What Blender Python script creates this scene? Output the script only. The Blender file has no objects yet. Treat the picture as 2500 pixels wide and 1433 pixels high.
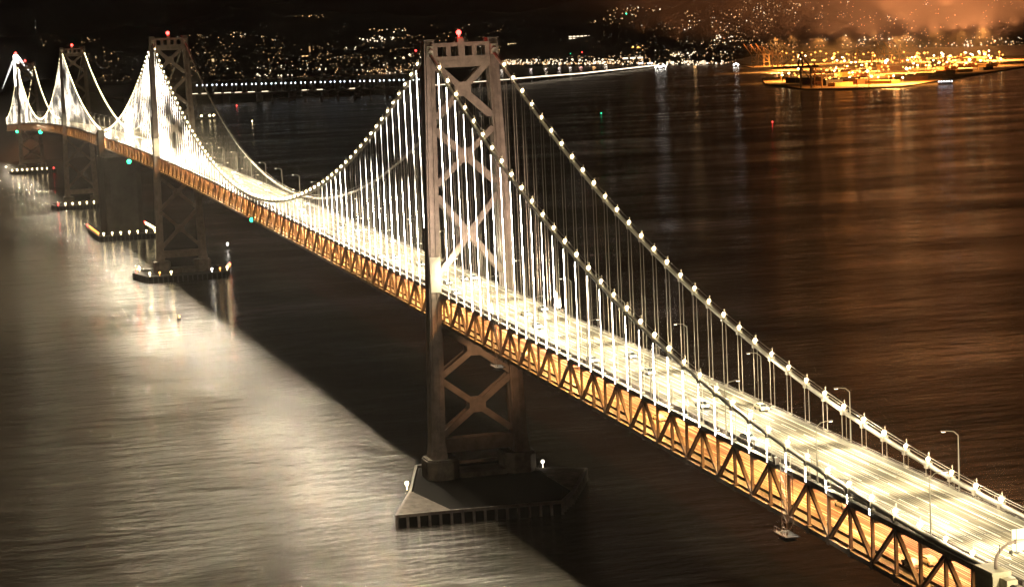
import bpy, math, random
from mathutils import Vector, Matrix, noise
R = math.radians
random.seed(7)
scene = bpy.context.scene
COL = scene.collection

# ------------------------------------------------------------------ camera
CAM = Vector((-293.472, 169.921, 137.158))
YAW, PIT, ROL, FPX = R(-15.793316), R(-6.639868), R(-2.585401), 5304.86
FW = Vector((math.cos(YAW)*math.cos(PIT), math.sin(YAW)*math.cos(PIT), math.sin(PIT)))
RT0 = FW.cross(Vector((0, 0, 1))).normalized(); UP0 = RT0.cross(FW)
RT = RT0*math.cos(ROL) + UP0*math.sin(ROL)
UP = -RT0*math.sin(ROL) + UP0*math.cos(ROL)
cd = bpy.data.cameras.new('camera'); cam = bpy.data.objects.new('camera', cd); COL.objects.link(cam)
cam.matrix_world = Matrix(((RT.x, UP.x, -FW.x, CAM.x), (RT.y, UP.y, -FW.y, CAM.y), (RT.z, UP.z, -FW.z, CAM.z), (0, 0, 0, 1)))
cd.sensor_width = 36; cd.lens = 36*FPX/2500; cd.clip_start = 1; cd.clip_end = 60000
scene.camera = cam

def ray(u, v): return (FW*FPX + RT*(u-1250) - UP*(v-716.5)).normalized()
def at_z(u, v, z):
    d = ray(u, v); return CAM + d*((z-CAM.z)/d.z)
def at_y(u, v, y):
    d = ray(u, v); return CAM + d*((y-CAM.y)/d.y)

# ------------------------------------------------------------------ night sky, exposure
HAZE_DENSITY = 3.0e-5
w = bpy.data.worlds.new("World"); scene.world = w; w.use_nodes = True
nt = w.node_tree; nt.nodes.clear()
out = nt.nodes.new('ShaderNodeOutputWorld'); bg = nt.nodes.new('ShaderNodeBackground'); bg2 = nt.nodes.new('ShaderNodeBackground')
add = nt.nodes.new('ShaderNodeAddShader')
sky = nt.nodes.new('ShaderNodeTexSky'); sky.sky_type = 'NISHITA'; sky.sun_disc = False
sky.sun_elevation = R(-4); sky.sun_rotation = R(200)
nt.links.new(sky.outputs[0], bg.inputs[0]); bg.inputs[1].default_value = 0.006
# city glow over the port: a broad warm lobe low in the sky
tc = nt.nodes.new('ShaderNodeTexCoord')
dirn = at_z(2330, 150, 0) - CAM; dirn.z = 0; dirn.normalize(); dirn = (dirn + Vector((0, 0, .035))).normalized()
def lobe(vec, power):
    dp = nt.nodes.new('ShaderNodeVectorMath'); dp.operation = 'DOT_PRODUCT'; dp.inputs[1].default_value = vec
    nt.links.new(tc.outputs['Generated'], dp.inputs[0])
    cl = nt.nodes.new('ShaderNodeMath'); cl.operation = 'MAXIMUM'; cl.inputs[1].default_value = 0; nt.links.new(dp.outputs['Value'], cl.inputs[0])
    pw = nt.nodes.new('ShaderNodeMath'); pw.operation = 'POWER'; pw.inputs[1].default_value = power; nt.links.new(cl.outputs[0], pw.inputs[0])
    return pw
l1, l2 = lobe(dirn, 400), lobe(dirn, 14)
m1 = nt.nodes.new('ShaderNodeMath'); m1.operation = 'MULTIPLY'; m1.inputs[1].default_value = .05; nt.links.new(l1.outputs[0], m1.inputs[0])
m2 = nt.nodes.new('ShaderNodeMath'); m2.operation = 'MULTIPLY_ADD'; m2.inputs[1].default_value = .0007; nt.links.new(l2.outputs[0], m2.inputs[0]); nt.links.new(m1.outputs[0], m2.inputs[2])
bg2.inputs[0].default_value = (1, .36, .15, 1); nt.links.new(m2.outputs[0], bg2.inputs[1])
# glow of the city behind the camera, low in the west
l3 = lobe(Vector((-.93, .30, .22)).normalized(), 3); bg3 = nt.nodes.new('ShaderNodeBackground'); add2 = nt.nodes.new('ShaderNodeAddShader')
m3 = nt.nodes.new('ShaderNodeMath'); m3.operation = 'MULTIPLY'; m3.inputs[1].default_value = .075; nt.links.new(l3.outputs[0], m3.inputs[0]); bg3.inputs[0].default_value = (1, .56, .36, 1); nt.links.new(m3.outputs[0], bg3.inputs[1])
nt.links.new(bg.outputs[0], add2.inputs[0]); nt.links.new(bg3.outputs[0], add2.inputs[1]); bg = add2
nt.links.new(bg.outputs[0], add.inputs[0]); nt.links.new(bg2.outputs[0], add.inputs[1]); nt.links.new(add.outputs[0], out.inputs[0])
vs = scene.view_settings
scene.display_settings.display_device = 'sRGB'
vs.view_transform = 'Standard'; vs.look = 'None'; vs.exposure = 0; vs.gamma = 1; vs.use_curve_mapping = False
cy = scene.cycles
cy.use_denoising = True; cy.use_adaptive_sampling = True; cy.adaptive_threshold = .02
cy.max_bounces = 5; cy.diffuse_bounces = 2; cy.glossy_bounces = 3; cy.volume_bounces = 0; cy.transmission_bounces = 2
cy.sample_clamp_indirect = 3; cy.caustics_reflective = False; cy.caustics_refractive = False
cy.use_light_tree = True

# ------------------------------------------------------------------ materials
MATS = {}
def mat(name, col, rough=.6, metal=0, emit=None, estr=0, noise_amt=0, nscale=1., bump=0, sample='AUTO', front=None, spec=.5):
    m = bpy.data.materials.new(name); m.use_nodes = True; n = m.node_tree; b = n.nodes['Principled BSDF']
    b.inputs['Base Color'].default_value = (*col, 1); b.inputs['Roughness'].default_value = rough; b.inputs['Metallic'].default_value = metal
    b.inputs['Specular IOR Level'].default_value = spec
    if emit:
        b.inputs['Emission Color'].default_value = (*emit, 1); b.inputs['Emission Strength'].default_value = estr
        m.cycles.emission_sampling = sample
    if noise_amt or bump:
        t = n.nodes.new('ShaderNodeTexCoord'); no = n.nodes.new('ShaderNodeTexNoise')
        no.inputs['Scale'].default_value = nscale; no.inputs['Detail'].default_value = 6; no.inputs['Roughness'].default_value = .65
        n.links.new(t.outputs['Object'], no.inputs['Vector'])
        if noise_amt:
            r = n.nodes.new('ShaderNodeValToRGB'); r.color_ramp.elements[0].position = .3; r.color_ramp.elements[1].position = .72
            r.color_ramp.elements[0].color = (*[c*(1-noise_amt) for c in col], 1)
            r.color_ramp.elements[1].color = (*[min(1, c*(1+noise_amt)) for c in col], 1)
            n.links.new(no.outputs[0], r.inputs[0]); n.links.new(r.outputs[0], b.inputs['Base Color'])
        if bump:
            bp = n.nodes.new('ShaderNodeBump'); bp.inputs['Strength'].default_value = bump; bp.inputs['Distance'].default_value = .1
            n.links.new(no.outputs[0], bp.inputs['Height']); n.links.new(bp.outputs[0], b.inputs['Normal'])
    MATS[name] = m; return m
STEEL = mat('painted_steel', (.24, .19, .155), .55, noise_amt=.35, nscale=.35)
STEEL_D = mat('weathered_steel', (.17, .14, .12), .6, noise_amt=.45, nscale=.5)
CABLE = mat('cable_wrap', (.45, .43, .38), .5)
ROPE = mat('wire_rope', (.40, .36, .30), .5)
CONC = mat('concrete', (.16, .135, .11), .85, noise_amt=.6, nscale=.22, bump=.3)
CONC_DK = mat('dimmed_concrete', (.09, .08, .07), .9, noise_amt=.4, nscale=.1)  # darker copy of the concrete; the anchorage's dimness is put into the colour
CONC_P = mat('pale_concrete', (.42, .38, .27), .85, noise_amt=.25, nscale=.25, bump=.2)
DARK = mat('dark_timber', (.03, .028, .025), .8, noise_amt=.4, nscale=.4)
SKIRT = mat('dimmed_timber', (.008, .007, .006), .9, spec=.1)  # darkness of the fender interior put into the colour
BLACK = mat('black_steel', (.02, .02, .02), .5)
GREENW = mat('sign_back', (.62, .68, .56), .5, noise_amt=.12, nscale=.4)
LAND = mat('land_ground', (.035, .03, .025), .9, noise_amt=.5, nscale=.004)
YARD = mat('port_yard', (.20, .13, .07), .8, noise_amt=.85, nscale=.012)
CRANE = mat('crane_paint', (.5, .33, .16), .6)
CRANE_D = mat('crane_dark_paint', (.10, .07, .05), .6)
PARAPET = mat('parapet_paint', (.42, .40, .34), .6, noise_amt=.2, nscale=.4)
WARM = mat('warm_bulb', (1, 1, 1), .5, emit=(1, .78, .40), estr=20, sample='NONE')
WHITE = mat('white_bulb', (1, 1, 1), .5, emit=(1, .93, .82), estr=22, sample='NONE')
LAMPW = mat('lamp_lens', (1, 1, 1), .5, emit=(1, .9, .7), estr=4, sample='NONE')
ORANGE = mat('sodium_bulb', (1, .6, .3), .5, emit=(1, .43, .08), estr=5, sample='NONE')
CITYW = mat('city_warm', (1, .8, .6), .5, emit=(1, .56, .24), estr=2.2, sample='NONE')
CITYD = mat('city_dim', (1, .8, .6), .5, emit=(1, .56, .25), estr=1.1, sample='NONE')
CITYC = mat('city_white', (1, 1, 1), .5, emit=(1, .80, .56), estr=3.4, sample='NONE')
RED = mat('red_lamp', (.8, .05, .05), .5, emit=(1, .05, .04), estr=12, sample='NONE')
GREEN = mat('green_lamp', (.05, .8, .4), .5, emit=(.03, 1, .42), estr=7, sample='NONE')
BLUEW = mat('cold_lamp', (1, 1, 1), .5, emit=(.8, .9, 1), estr=9, sample='NONE')
WINDOW = mat('lit_window', (.9, .7, .4), .5, emit=(1, .72, .36), estr=2.6, sample='NONE')
TAIL = mat('tail_lens', (.8, .05, .05), .4, emit=(1, .10, .05), estr=14, sample='NONE')
HEAD = mat('headlight_lens', (1, 1, 1), .3, emit=(1, .95, .85), estr=45, sample='NONE')
GLASS = mat('car_glass', (.05, .06, .07), .08)
TYRE = mat('tyre_rubber', (.02, .02, .02), .8)
CARP = [mat('car_paint_white', (.75, .75, .73), .3), mat('car_paint_silver', (.5, .5, .5), .3, .4), mat('car_paint_cream', (.6, .55, .42), .3)]
PAINTW = mat('lane_paint', (.85, .82, .72), .6)

# road: pale worn concrete asphalt with vehicle light trails painted in as near-white lengthwise streaks
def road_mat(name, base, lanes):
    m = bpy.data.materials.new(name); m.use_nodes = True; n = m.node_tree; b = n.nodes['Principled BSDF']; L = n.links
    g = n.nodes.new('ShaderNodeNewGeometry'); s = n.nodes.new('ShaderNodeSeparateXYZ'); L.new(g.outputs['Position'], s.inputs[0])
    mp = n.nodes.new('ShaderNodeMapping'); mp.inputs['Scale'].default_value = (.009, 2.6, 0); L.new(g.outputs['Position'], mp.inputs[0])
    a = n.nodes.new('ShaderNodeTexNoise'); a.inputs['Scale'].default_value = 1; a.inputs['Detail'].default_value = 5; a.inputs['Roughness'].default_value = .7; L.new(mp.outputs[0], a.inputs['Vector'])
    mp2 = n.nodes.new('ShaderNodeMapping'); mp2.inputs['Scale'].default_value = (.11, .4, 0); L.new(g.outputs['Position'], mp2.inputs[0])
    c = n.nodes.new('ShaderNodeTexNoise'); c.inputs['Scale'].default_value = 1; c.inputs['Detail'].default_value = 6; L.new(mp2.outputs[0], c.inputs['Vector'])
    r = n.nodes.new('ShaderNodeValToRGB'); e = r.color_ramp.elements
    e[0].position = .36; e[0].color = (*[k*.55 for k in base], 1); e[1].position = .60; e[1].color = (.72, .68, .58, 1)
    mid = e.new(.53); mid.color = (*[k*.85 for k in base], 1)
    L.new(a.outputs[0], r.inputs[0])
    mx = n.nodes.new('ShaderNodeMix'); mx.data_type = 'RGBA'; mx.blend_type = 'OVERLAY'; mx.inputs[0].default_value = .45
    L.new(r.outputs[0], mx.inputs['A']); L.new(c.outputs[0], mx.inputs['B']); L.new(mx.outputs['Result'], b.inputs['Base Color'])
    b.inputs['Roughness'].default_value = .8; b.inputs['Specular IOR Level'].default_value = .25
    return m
ROAD_U = road_mat('trail_streaked_road', (.20, .175, .12), 5)
ROAD_L = road_mat('trail_streaked_road_lower', (.16, .12, .09), 5)

# LED string: only the outward (north) faces of the strip carry diodes; brightness drifts in soft waves as the display plays
def led_mat():
    m = bpy.data.materials.new('led_string'); m.use_nodes = True; n = m.node_tree; n.nodes.clear(); L = n.links
    o = n.nodes.new('ShaderNodeOutputMaterial'); em = n.nodes.new('ShaderNodeEmission'); em.inputs[0].default_value = (1, .89, .72, 1)
    g = n.nodes.new('ShaderNodeNewGeometry'); mp = n.nodes.new('ShaderNodeMapping'); mp.inputs['Scale'].default_value = (.016, 0, .045); L.new(g.outputs['Position'], mp.inputs[0])
    a = n.nodes.new('ShaderNodeTexNoise'); a.inputs['Scale'].default_value = 1; a.inputs['Detail'].default_value = 2; L.new(mp.outputs[0], a.inputs['Vector'])
    mr = n.nodes.new('ShaderNodeMapRange'); mr.inputs['From Min'].default_value = .34; mr.inputs['From Max'].default_value = .62
    mr.inputs['To Min'].default_value = .03; mr.inputs['To Max'].default_value = 1; L.new(a.outputs[0], mr.inputs['Value'])
    s = n.nodes.new('ShaderNodeSeparateXYZ'); L.new(g.outputs['Position'], s.inputs[0])
    md = n.nodes.new('ShaderNodeMath'); md.operation = 'PINGPONG'; md.inputs[1].default_value = .31; L.new(s.outputs['Z'], md.inputs[0])
    dt = n.nodes.new('ShaderNodeMapRange'); dt.inputs['From Min'].default_value = .05; dt.inputs['From Max'].default_value = .25; dt.inputs['To Min'].default_value = .45; dt.inputs['To Max'].default_value = 1.3; L.new(md.outputs[0], dt.inputs['Value'])
    x = n.nodes.new('ShaderNodeMath'); x.operation = 'MULTIPLY'; L.new(mr.outputs[0], x.inputs[0]); L.new(dt.outputs[0], x.inputs[1])
    L.new(mr.outputs[0], x.inputs[0]); x2 = n.nodes.new('ShaderNodeMath'); x2.operation = 'MULTIPLY'; L.new(x.outputs[0], x2.inputs[0]); L.new(mr.outputs[0], x2.inputs[1]); x = x2
    y = n.nodes.new('ShaderNodeMath'); y.operation = 'MULTIPLY'; y.inputs[1].default_value = 190.0; y.name = 'level'; L.new(x.outputs[0], y.inputs[0])
    bk = n.nodes.new('ShaderNodeMath'); bk.operation = 'SUBTRACT'; bk.inputs[0].default_value = 1; L.new(g.outputs['Backfacing'], bk.inputs[1])
    y2 = n.nodes.new('ShaderNodeMath'); y2.operation = 'MULTIPLY'; L.new(y.outputs[0], y2.inputs[0]); L.new(bk.outputs[0], y2.inputs[1]); y = y2
    L.new(y.outputs[0], em.inputs[1]); L.new(em.outputs[0], o.inputs[0]); m.cycles.emission_sampling = 'FRONT'
    return m
LED = led_mat(); LED2 = LED.copy(); LED2.name = 'led_string_far'; LED2.node_tree.nodes['level'].inputs[1].default_value = 30
LED3 = LED.copy(); LED3.name = 'led_string_mid'; LED3.node_tree.nodes['level'].inputs[1].default_value = 90

# ------------------------------------------------------------------ mesh helpers
class MB:
    def __init__(s): s.v = []; s.f = []
    def poly(s, pts):
        k = len(s.v); s.v += [tuple(p) for p in pts]; s.f.append(tuple(range(k, k+len(pts)))); return s
    def box(s, a, b):
        (x0, y0, z0), (x1, y1, z1) = a, b; k = len(s.v)
        s.v += [(x0, y0, z0), (x1, y0, z0), (x1, y1, z0), (x0, y1, z0), (x0, y0, z1), (x1, y0, z1), (x1, y1, z1), (x0, y1, z1)]
        s.f += [(k, k+3, k+2, k+1), (k+4, k+5, k+6, k+7), (k, k+1, k+5, k+4), (k+1, k+2, k+6, k+5), (k+2, k+3, k+7, k+6), (k+3, k, k+4, k+7)]; return s
    def bar(s, p, q, w, h, side=(0, 1, 0)):     # box beam from p to q: w across 'side', h across the third axis
        p, q = Vector(p), Vector(q); d = (q-p).normalized(); sd = Vector(side); sd = (sd - d*sd.dot(d)).normalized(); t = d.cross(sd); k = len(s.v)
        for c in (p, q):
            for i, j in ((-1, -1), (1, -1), (1, 1), (-1, 1)): s.v.append(tuple(c + sd*(i*w/2) + t*(j*h/2)))
        s.f += [(k, k+1, k+2, k+3), (k+7, k+6, k+5, k+4), (k, k+4, k+5, k+1), (k+1, k+5, k+6, k+2), (k+2, k+6, k+7, k+3), (k+3, k+7, k+4, k)]; return s
    def tube(s, pts, r, n=8, r1=None):
        pts = [Vector(p) for p in pts]; k = len(s.v); N = len(pts)
        for i, p in enumerate(pts):
            d = (pts[min(i+1, N-1)] - pts[max(i-1, 0)]).normalized(); a = Vector((0, 1, 0)) if abs(d.y) < .9 else Vector((1, 0, 0))
            a = (a - d*a.dot(d)).normalized(); b = d.cross(a); rr = r if r1 is None else r + (r1-r)*i/(N-1)
            for j in range(n): t = 2*math.pi*j/n; s.v.append(tuple(p + a*(rr*math.cos(t)) + b*(rr*math.sin(t))))
        for i in range(N-1):
            for j in range(n): j2 = (j+1) % n; s.f.append((k+i*n+j, k+i*n+j2, k+(i+1)*n+j2, k+(i+1)*n+j))
        s.f.append(tuple(k+j for j in reversed(range(n)))); s.f.append(tuple(k+(N-1)*n+j for j in range(n))); return s
    def prism(s, poly, z0, z1):
        k = len(s.v); n = len(poly); s.v += [(x, y, z0) for x, y in poly] + [(x, y, z1) for x, y in poly]
        s.f.append(tuple(reversed(range(k, k+n)))); s.f.append(tuple(range(k+n, k+2*n)))
        for i in range(n): j = (i+1) % n; s.f.append((k+i, k+j, k+n+j, k+n+i))
        return s
    def loft(s, rings):
        k = len(s.v); n = len(rings[0])
        for r in rings: s.v += [tuple(p) for p in r]
        for i in range(len(rings)-1):
            for j in range(n): j2 = (j+1) % n; s.f.append((k+i*n+j, k+i*n+j2, k+(i+1)*n+j2, k+(i+1)*n+j))
        s.f.append(tuple(k+j for j in reversed(range(n)))); s.f.append(tuple(k+(len(rings)-1)*n+j for j in range(n))); return s
    def ball(s, c, r, sz=1., n=6, m=8):
        k = len(s.v); c = Vector(c); s.v.append(tuple(c+Vector((0, 0, r*sz))))
        for i in range(1, n):
            t = math.pi*i/n
            for j in range(m): p = 2*math.pi*j/m; s.v.append((c.x+r*math.sin(t)*math.cos(p), c.y+r*math.sin(t)*math.sin(p), c.z+r*sz*math.cos(t)))
        s.v.append(tuple(c-Vector((0, 0, r*sz)))); e = len(s.v)-1
        for j in range(m):
            j2 = (j+1) % m; s.f.append((k, k+1+j, k+1+j2)); s.f.append((e, k+1+(n-2)*m+j2, k+1+(n-2)*m+j))
            for i in range(n-2): s.f.append((k+1+i*m+j, k+1+(i+1)*m+j, k+1+(i+1)*m+j2, k+1+i*m+j2))
        return s
    def octa(s, c, r, rz=None):
        rz = rz or r; x, y, z = c; k = len(s.v)
        s.v += [(x+r, y, z), (x, y+r, z), (x-r, y, z), (x, y-r, z), (x, y, z+rz), (x, y, z-rz)]
        for j in range(4): j2 = (j+1) % 4; s.f.append((k+j, k+j2, k+4)); s.f.append((k+j2, k+j, k+5))
        return s
    def build(s, name, m, parent=None, smooth=False, local=False, label=None):
        wl = Vector((0, 0, 0))
        if parent is not None and not local: wl = world_loc(parent)
        me = bpy.data.meshes.new(name); me.from_pydata([(x-wl.x, y-wl.y, z-wl.z) for x, y, z in s.v], [], s.f); me.update()
        if m: me.materials.append(m)
        if smooth: me.polygons.foreach_set('use_smooth', [True]*len(me.polygons))
        o = bpy.data.objects.new(name, me); COL.objects.link(o)
        if parent is not None: o.parent = parent
        if label: o['label'] = label
        return o
def world_loc(o):
    v = Vector(o.location); p = o.parent
    while p is not None: v += Vector(p.location); p = p.parent
    return v
def empty(name, loc, label, cat, group=None):
    o = bpy.data.objects.new(name, None); COL.objects.link(o); o.location = loc; o.empty_display_size = 1
    o['label'] = label; o['category'] = cat
    if group: o['group'] = group
    return o
def tag(o, label, cat, group=None, kind=None):
    o['label'] = label; o['category'] = cat
    if group: o['group'] = group
    if kind: o['kind'] = kind
    return o
def struct(o): o['kind'] = 'structure'; return o
def link_copy(src, parent, loc, name=None):
    c = src.copy(); COL.objects.link(c); c.parent = parent; c.location = loc
    if name: c.name = name
    return c
def copy_tree(o, parent=None):
    c = o.copy(); COL.objects.link(c); c.parent = parent
    for ch in [x for x in bpy.data.objects if x.parent == o]: copy_tree(ch, c)
    return c
def children(o): return list(o.children)
def light(kind, name, loc, power, col, parent=None, size=.3, **kw):
    d = bpy.data.lights.new(name, kind); d.energy = power; d.color = col
    if kind == 'AREA':
        d.shape = 'RECTANGLE'; d.size = kw.get('sx', 1); d.size_y = kw.get('sy', 1)
    else: d.shadow_soft_size = size
    if kind == 'SPOT': d.spot_size = kw.get('angle', R(60)); d.spot_blend = kw.get('blend', .6)
    o = bpy.data.objects.new(name, d); COL.objects.link(o)
    if 'aim' in kw: o.rotation_euler = (Vector(kw['aim'])-Vector(loc)).to_track_quat('-Z', 'Y').to_euler()
    if 'rz' in kw: o.rotation_euler = (0, 0, kw['rz'])
    o.location = loc
    if parent is not None: o.parent = parent; o.location = Vector(loc)-world_loc(parent)
    return o
def nth(k):
    w_ = 'first second third fourth fifth sixth seventh eighth ninth tenth'.split()
    if k <= 10: return w_[k-1]
    return '%d%s' % (k, {1: 'st', 2: 'nd', 3: 'rd'}.get(k % 10 if k % 100 not in (11, 12, 13) else 0, 'th'))

# ------------------------------------------------------------------ bridge geometry
P = 9.144
X2, X3, X4, X5, X6, X7 = 354., 1058., 1412., 1766., 2470., 2824.
def cub(x, pts):      # smooth interpolation through knots
    for i in range(len(pts)-1):
        if x <= pts[i+1][0] or i == len(pts)-2:
            x0, y0 = pts[i]; x1, y1 = pts[i+1]
            xm, ym = pts[i-1] if i > 0 else (2*x0-x1, 2*y0-y1); xp, yp = pts[i+2] if i+2 < len(pts) else (2*x1-x0, 2*y1-y0)
            t = (x-x0)/(x1-x0); m0 = (y1-ym)/(x1-xm)*(x1-x0); m1 = (yp-y0)/(xp-x0)*(x1-x0)
            return (2*t**3-3*t*t+1)*y0 + (t**3-2*t*t+t)*m0 + (-2*t**3+3*t*t)*y1 + (t**3-t*t)*m1
DK = [(-600, 33.0), (0, 51.14), (354, 60.74), (706, 68.9), (1058, 75.4), (1412, 77.6), (1766, 76.8), (2118, 71.2), (2470, 62.5), (2824, 52)]
def zd(x): return cub(x, DK)
ZS = {X2: 135.07, X3: 145.77, X5: 145.6, X6: 133.5}
def zcab(x):
    def side(t, z0, zs, c): return z0+(zs-z0)*t-4*c*t*(1-t)
    def mainc(t, a, c, m): return a*(1-t)*(1-2*t)+4*m*t*(1-t)+c*t*(2*t-1)
    if x < X2: return side(x/354., 52.13, ZS[X2], 19.3)
    if x < X3: return mainc((x-X2)/704., ZS[X2], ZS[X3], 70.94)
    if x < X4: return side((X4-x)/354., 80.5, ZS[X3], 12.5)
    if x < X5: return side((x-X4)/354., 80.5, ZS[X5], 12.5)
    if x < X6: return mainc((x-X5)/704., ZS[X5], ZS[X6], 74.0)
    return side((X7-x)/354., 58., ZS[X6], 15.)
YC = 10.06; TD = 9.2; YR = 8.7
WATER_FILL_W = 160000
bridges = [empty('suspension_bridge', (706, 0, 0), 'near suspension bridge with two tall steel towers, lit cables and double deck', 'bridge'),
           empty('suspension_bridge', (2118, 0, 0), 'far suspension bridge beyond the middle concrete anchorage, its near curtain glowing white', 'bridge')]
SPANS = [(-4., X4-9.), (X4+9., X7)]
def panels(b):   # hanger and panel positions with their span end
    xs = []
    if b == 0:
        xs += [(X2-4.7-P*(i+1), 's') for i in range(37)] + [(X2+4.7+P*(i+1), 'm') for i in range(75)] + [(X3+4.7+P*(i+1), 't') for i in range(36)]
    else:
        xs += [(X5-4.7-P*(i+1), 's') for i in range(36)] + [(X5+4.7+P*(i+1), 'm') for i in range(75)] + [(X6+4.7+P*(i+1), 't') for i in range(36)]
    return xs
def limited(name, items, make, m, parent, cap=100, smooth=False, post=None, label=None):
    """items: list of (distance, args); the nearest 'cap' become parts of their own, the rest one stuff part"""
    items = sorted(items, key=lambda t: t[0])
    outp = []
    for d, a in items[:cap]:
        mb = MB(); make(mb, *a); o = mb.build(name, m, parent, smooth); outp.append((o, a))
    if items[cap:]:
        mb = MB()
        for d, a in items[cap:]: make(mb, *a)
        o = mb.build(name, m, parent, smooth); o['kind'] = 'stuff'
    return outp

# ---- decks, roads
def strip(x0, x1, f0, f1, step=12.0):   # closed slab whose section runs y f0.y..f1.y and z offsets
    mb = MB(); n = max(1, int((x1-x0)/step)); rings = []
    for i in range(n+1):
        x = x0+(x1-x0)*i/n; z = zd(x); rings.append([(x, f0[0], z+f0[1]), (x, f1[0], z+f0[1]), (x, f1[0], z+f1[1]), (x, f0[0], z+f1[1])])
    return mb.loft(rings)
def sheet(x0, x1, ya, yb, dz, step=12.0):
    mb = MB(); n = max(1, int((x1-x0)/step)); k = 0
    for i in range(n+1):
        x = x0+(x1-x0)*i/n; z = zd(x)+dz; mb.v += [(x, ya, z), (x, yb, z)]
    for i in range(n): mb.f.append((2*i, 2*i+2, 2*i+3, 2*i+1))
    return mb
XE = X7+260
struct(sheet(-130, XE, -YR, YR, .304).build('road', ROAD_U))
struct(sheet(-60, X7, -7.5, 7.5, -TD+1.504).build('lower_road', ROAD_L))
lm = MB()
for yl in (-YR+.35, YR-.35):
    s_ = sheet(-128, XE-5, yl-.16, yl+.16, .310); k = len(lm.v); lm.v += s_.v; lm.f += [tuple(i+k for i in f) for f in s_.f]
LANES = [-6.96, -3.48, 0, 3.48, 6.96]
for yl in (-5.22, -1.74, 1.74, 5.22):
    x = -126.
    while x < 1400:
        lm.poly([(x, yl-.13, zd(x)+.310), (x+7.6, yl-.13, zd(x+7.6)+.310), (x+7.6, yl+.13, zd(x+7.6)+.310), (x, yl+.13, zd(x)+.310)]); x += 11.5
# lane arrows near the gantry
for yl in (3.48, 6.96, 0, -3.48):
    for x in (12., -14.):
        z = zd(x)+.311
        lm.poly([(x, yl-.12, z), (x+3.2, yl-.12, z+.09), (x+3.2, yl+.12, z+.09), (x, yl+.12, z)])
        lm.poly([(x-1.6, yl, z-.04), (x, yl-.55, z), (x, yl+.55, z)])
struct(lm.build('lane_markings', PAINTW))
jm = MB(); x = -120.
while x < 1400:
    jm.poly([(x, -YR+.2, zd(x)+.3075), (x+.30, -YR+.2, zd(x+.3)+.3075), (x+.30, YR-.2, zd(x+.3)+.3075), (x, YR-.2, zd(x)+.3075)]); x += P
struct(jm.build('road_joints', BLACK))
struct(strip(-130, -4.01, (-YR-1.2, -1.2), (YR+1.2, .296)).build('approach_road_slab', CONC))

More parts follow.
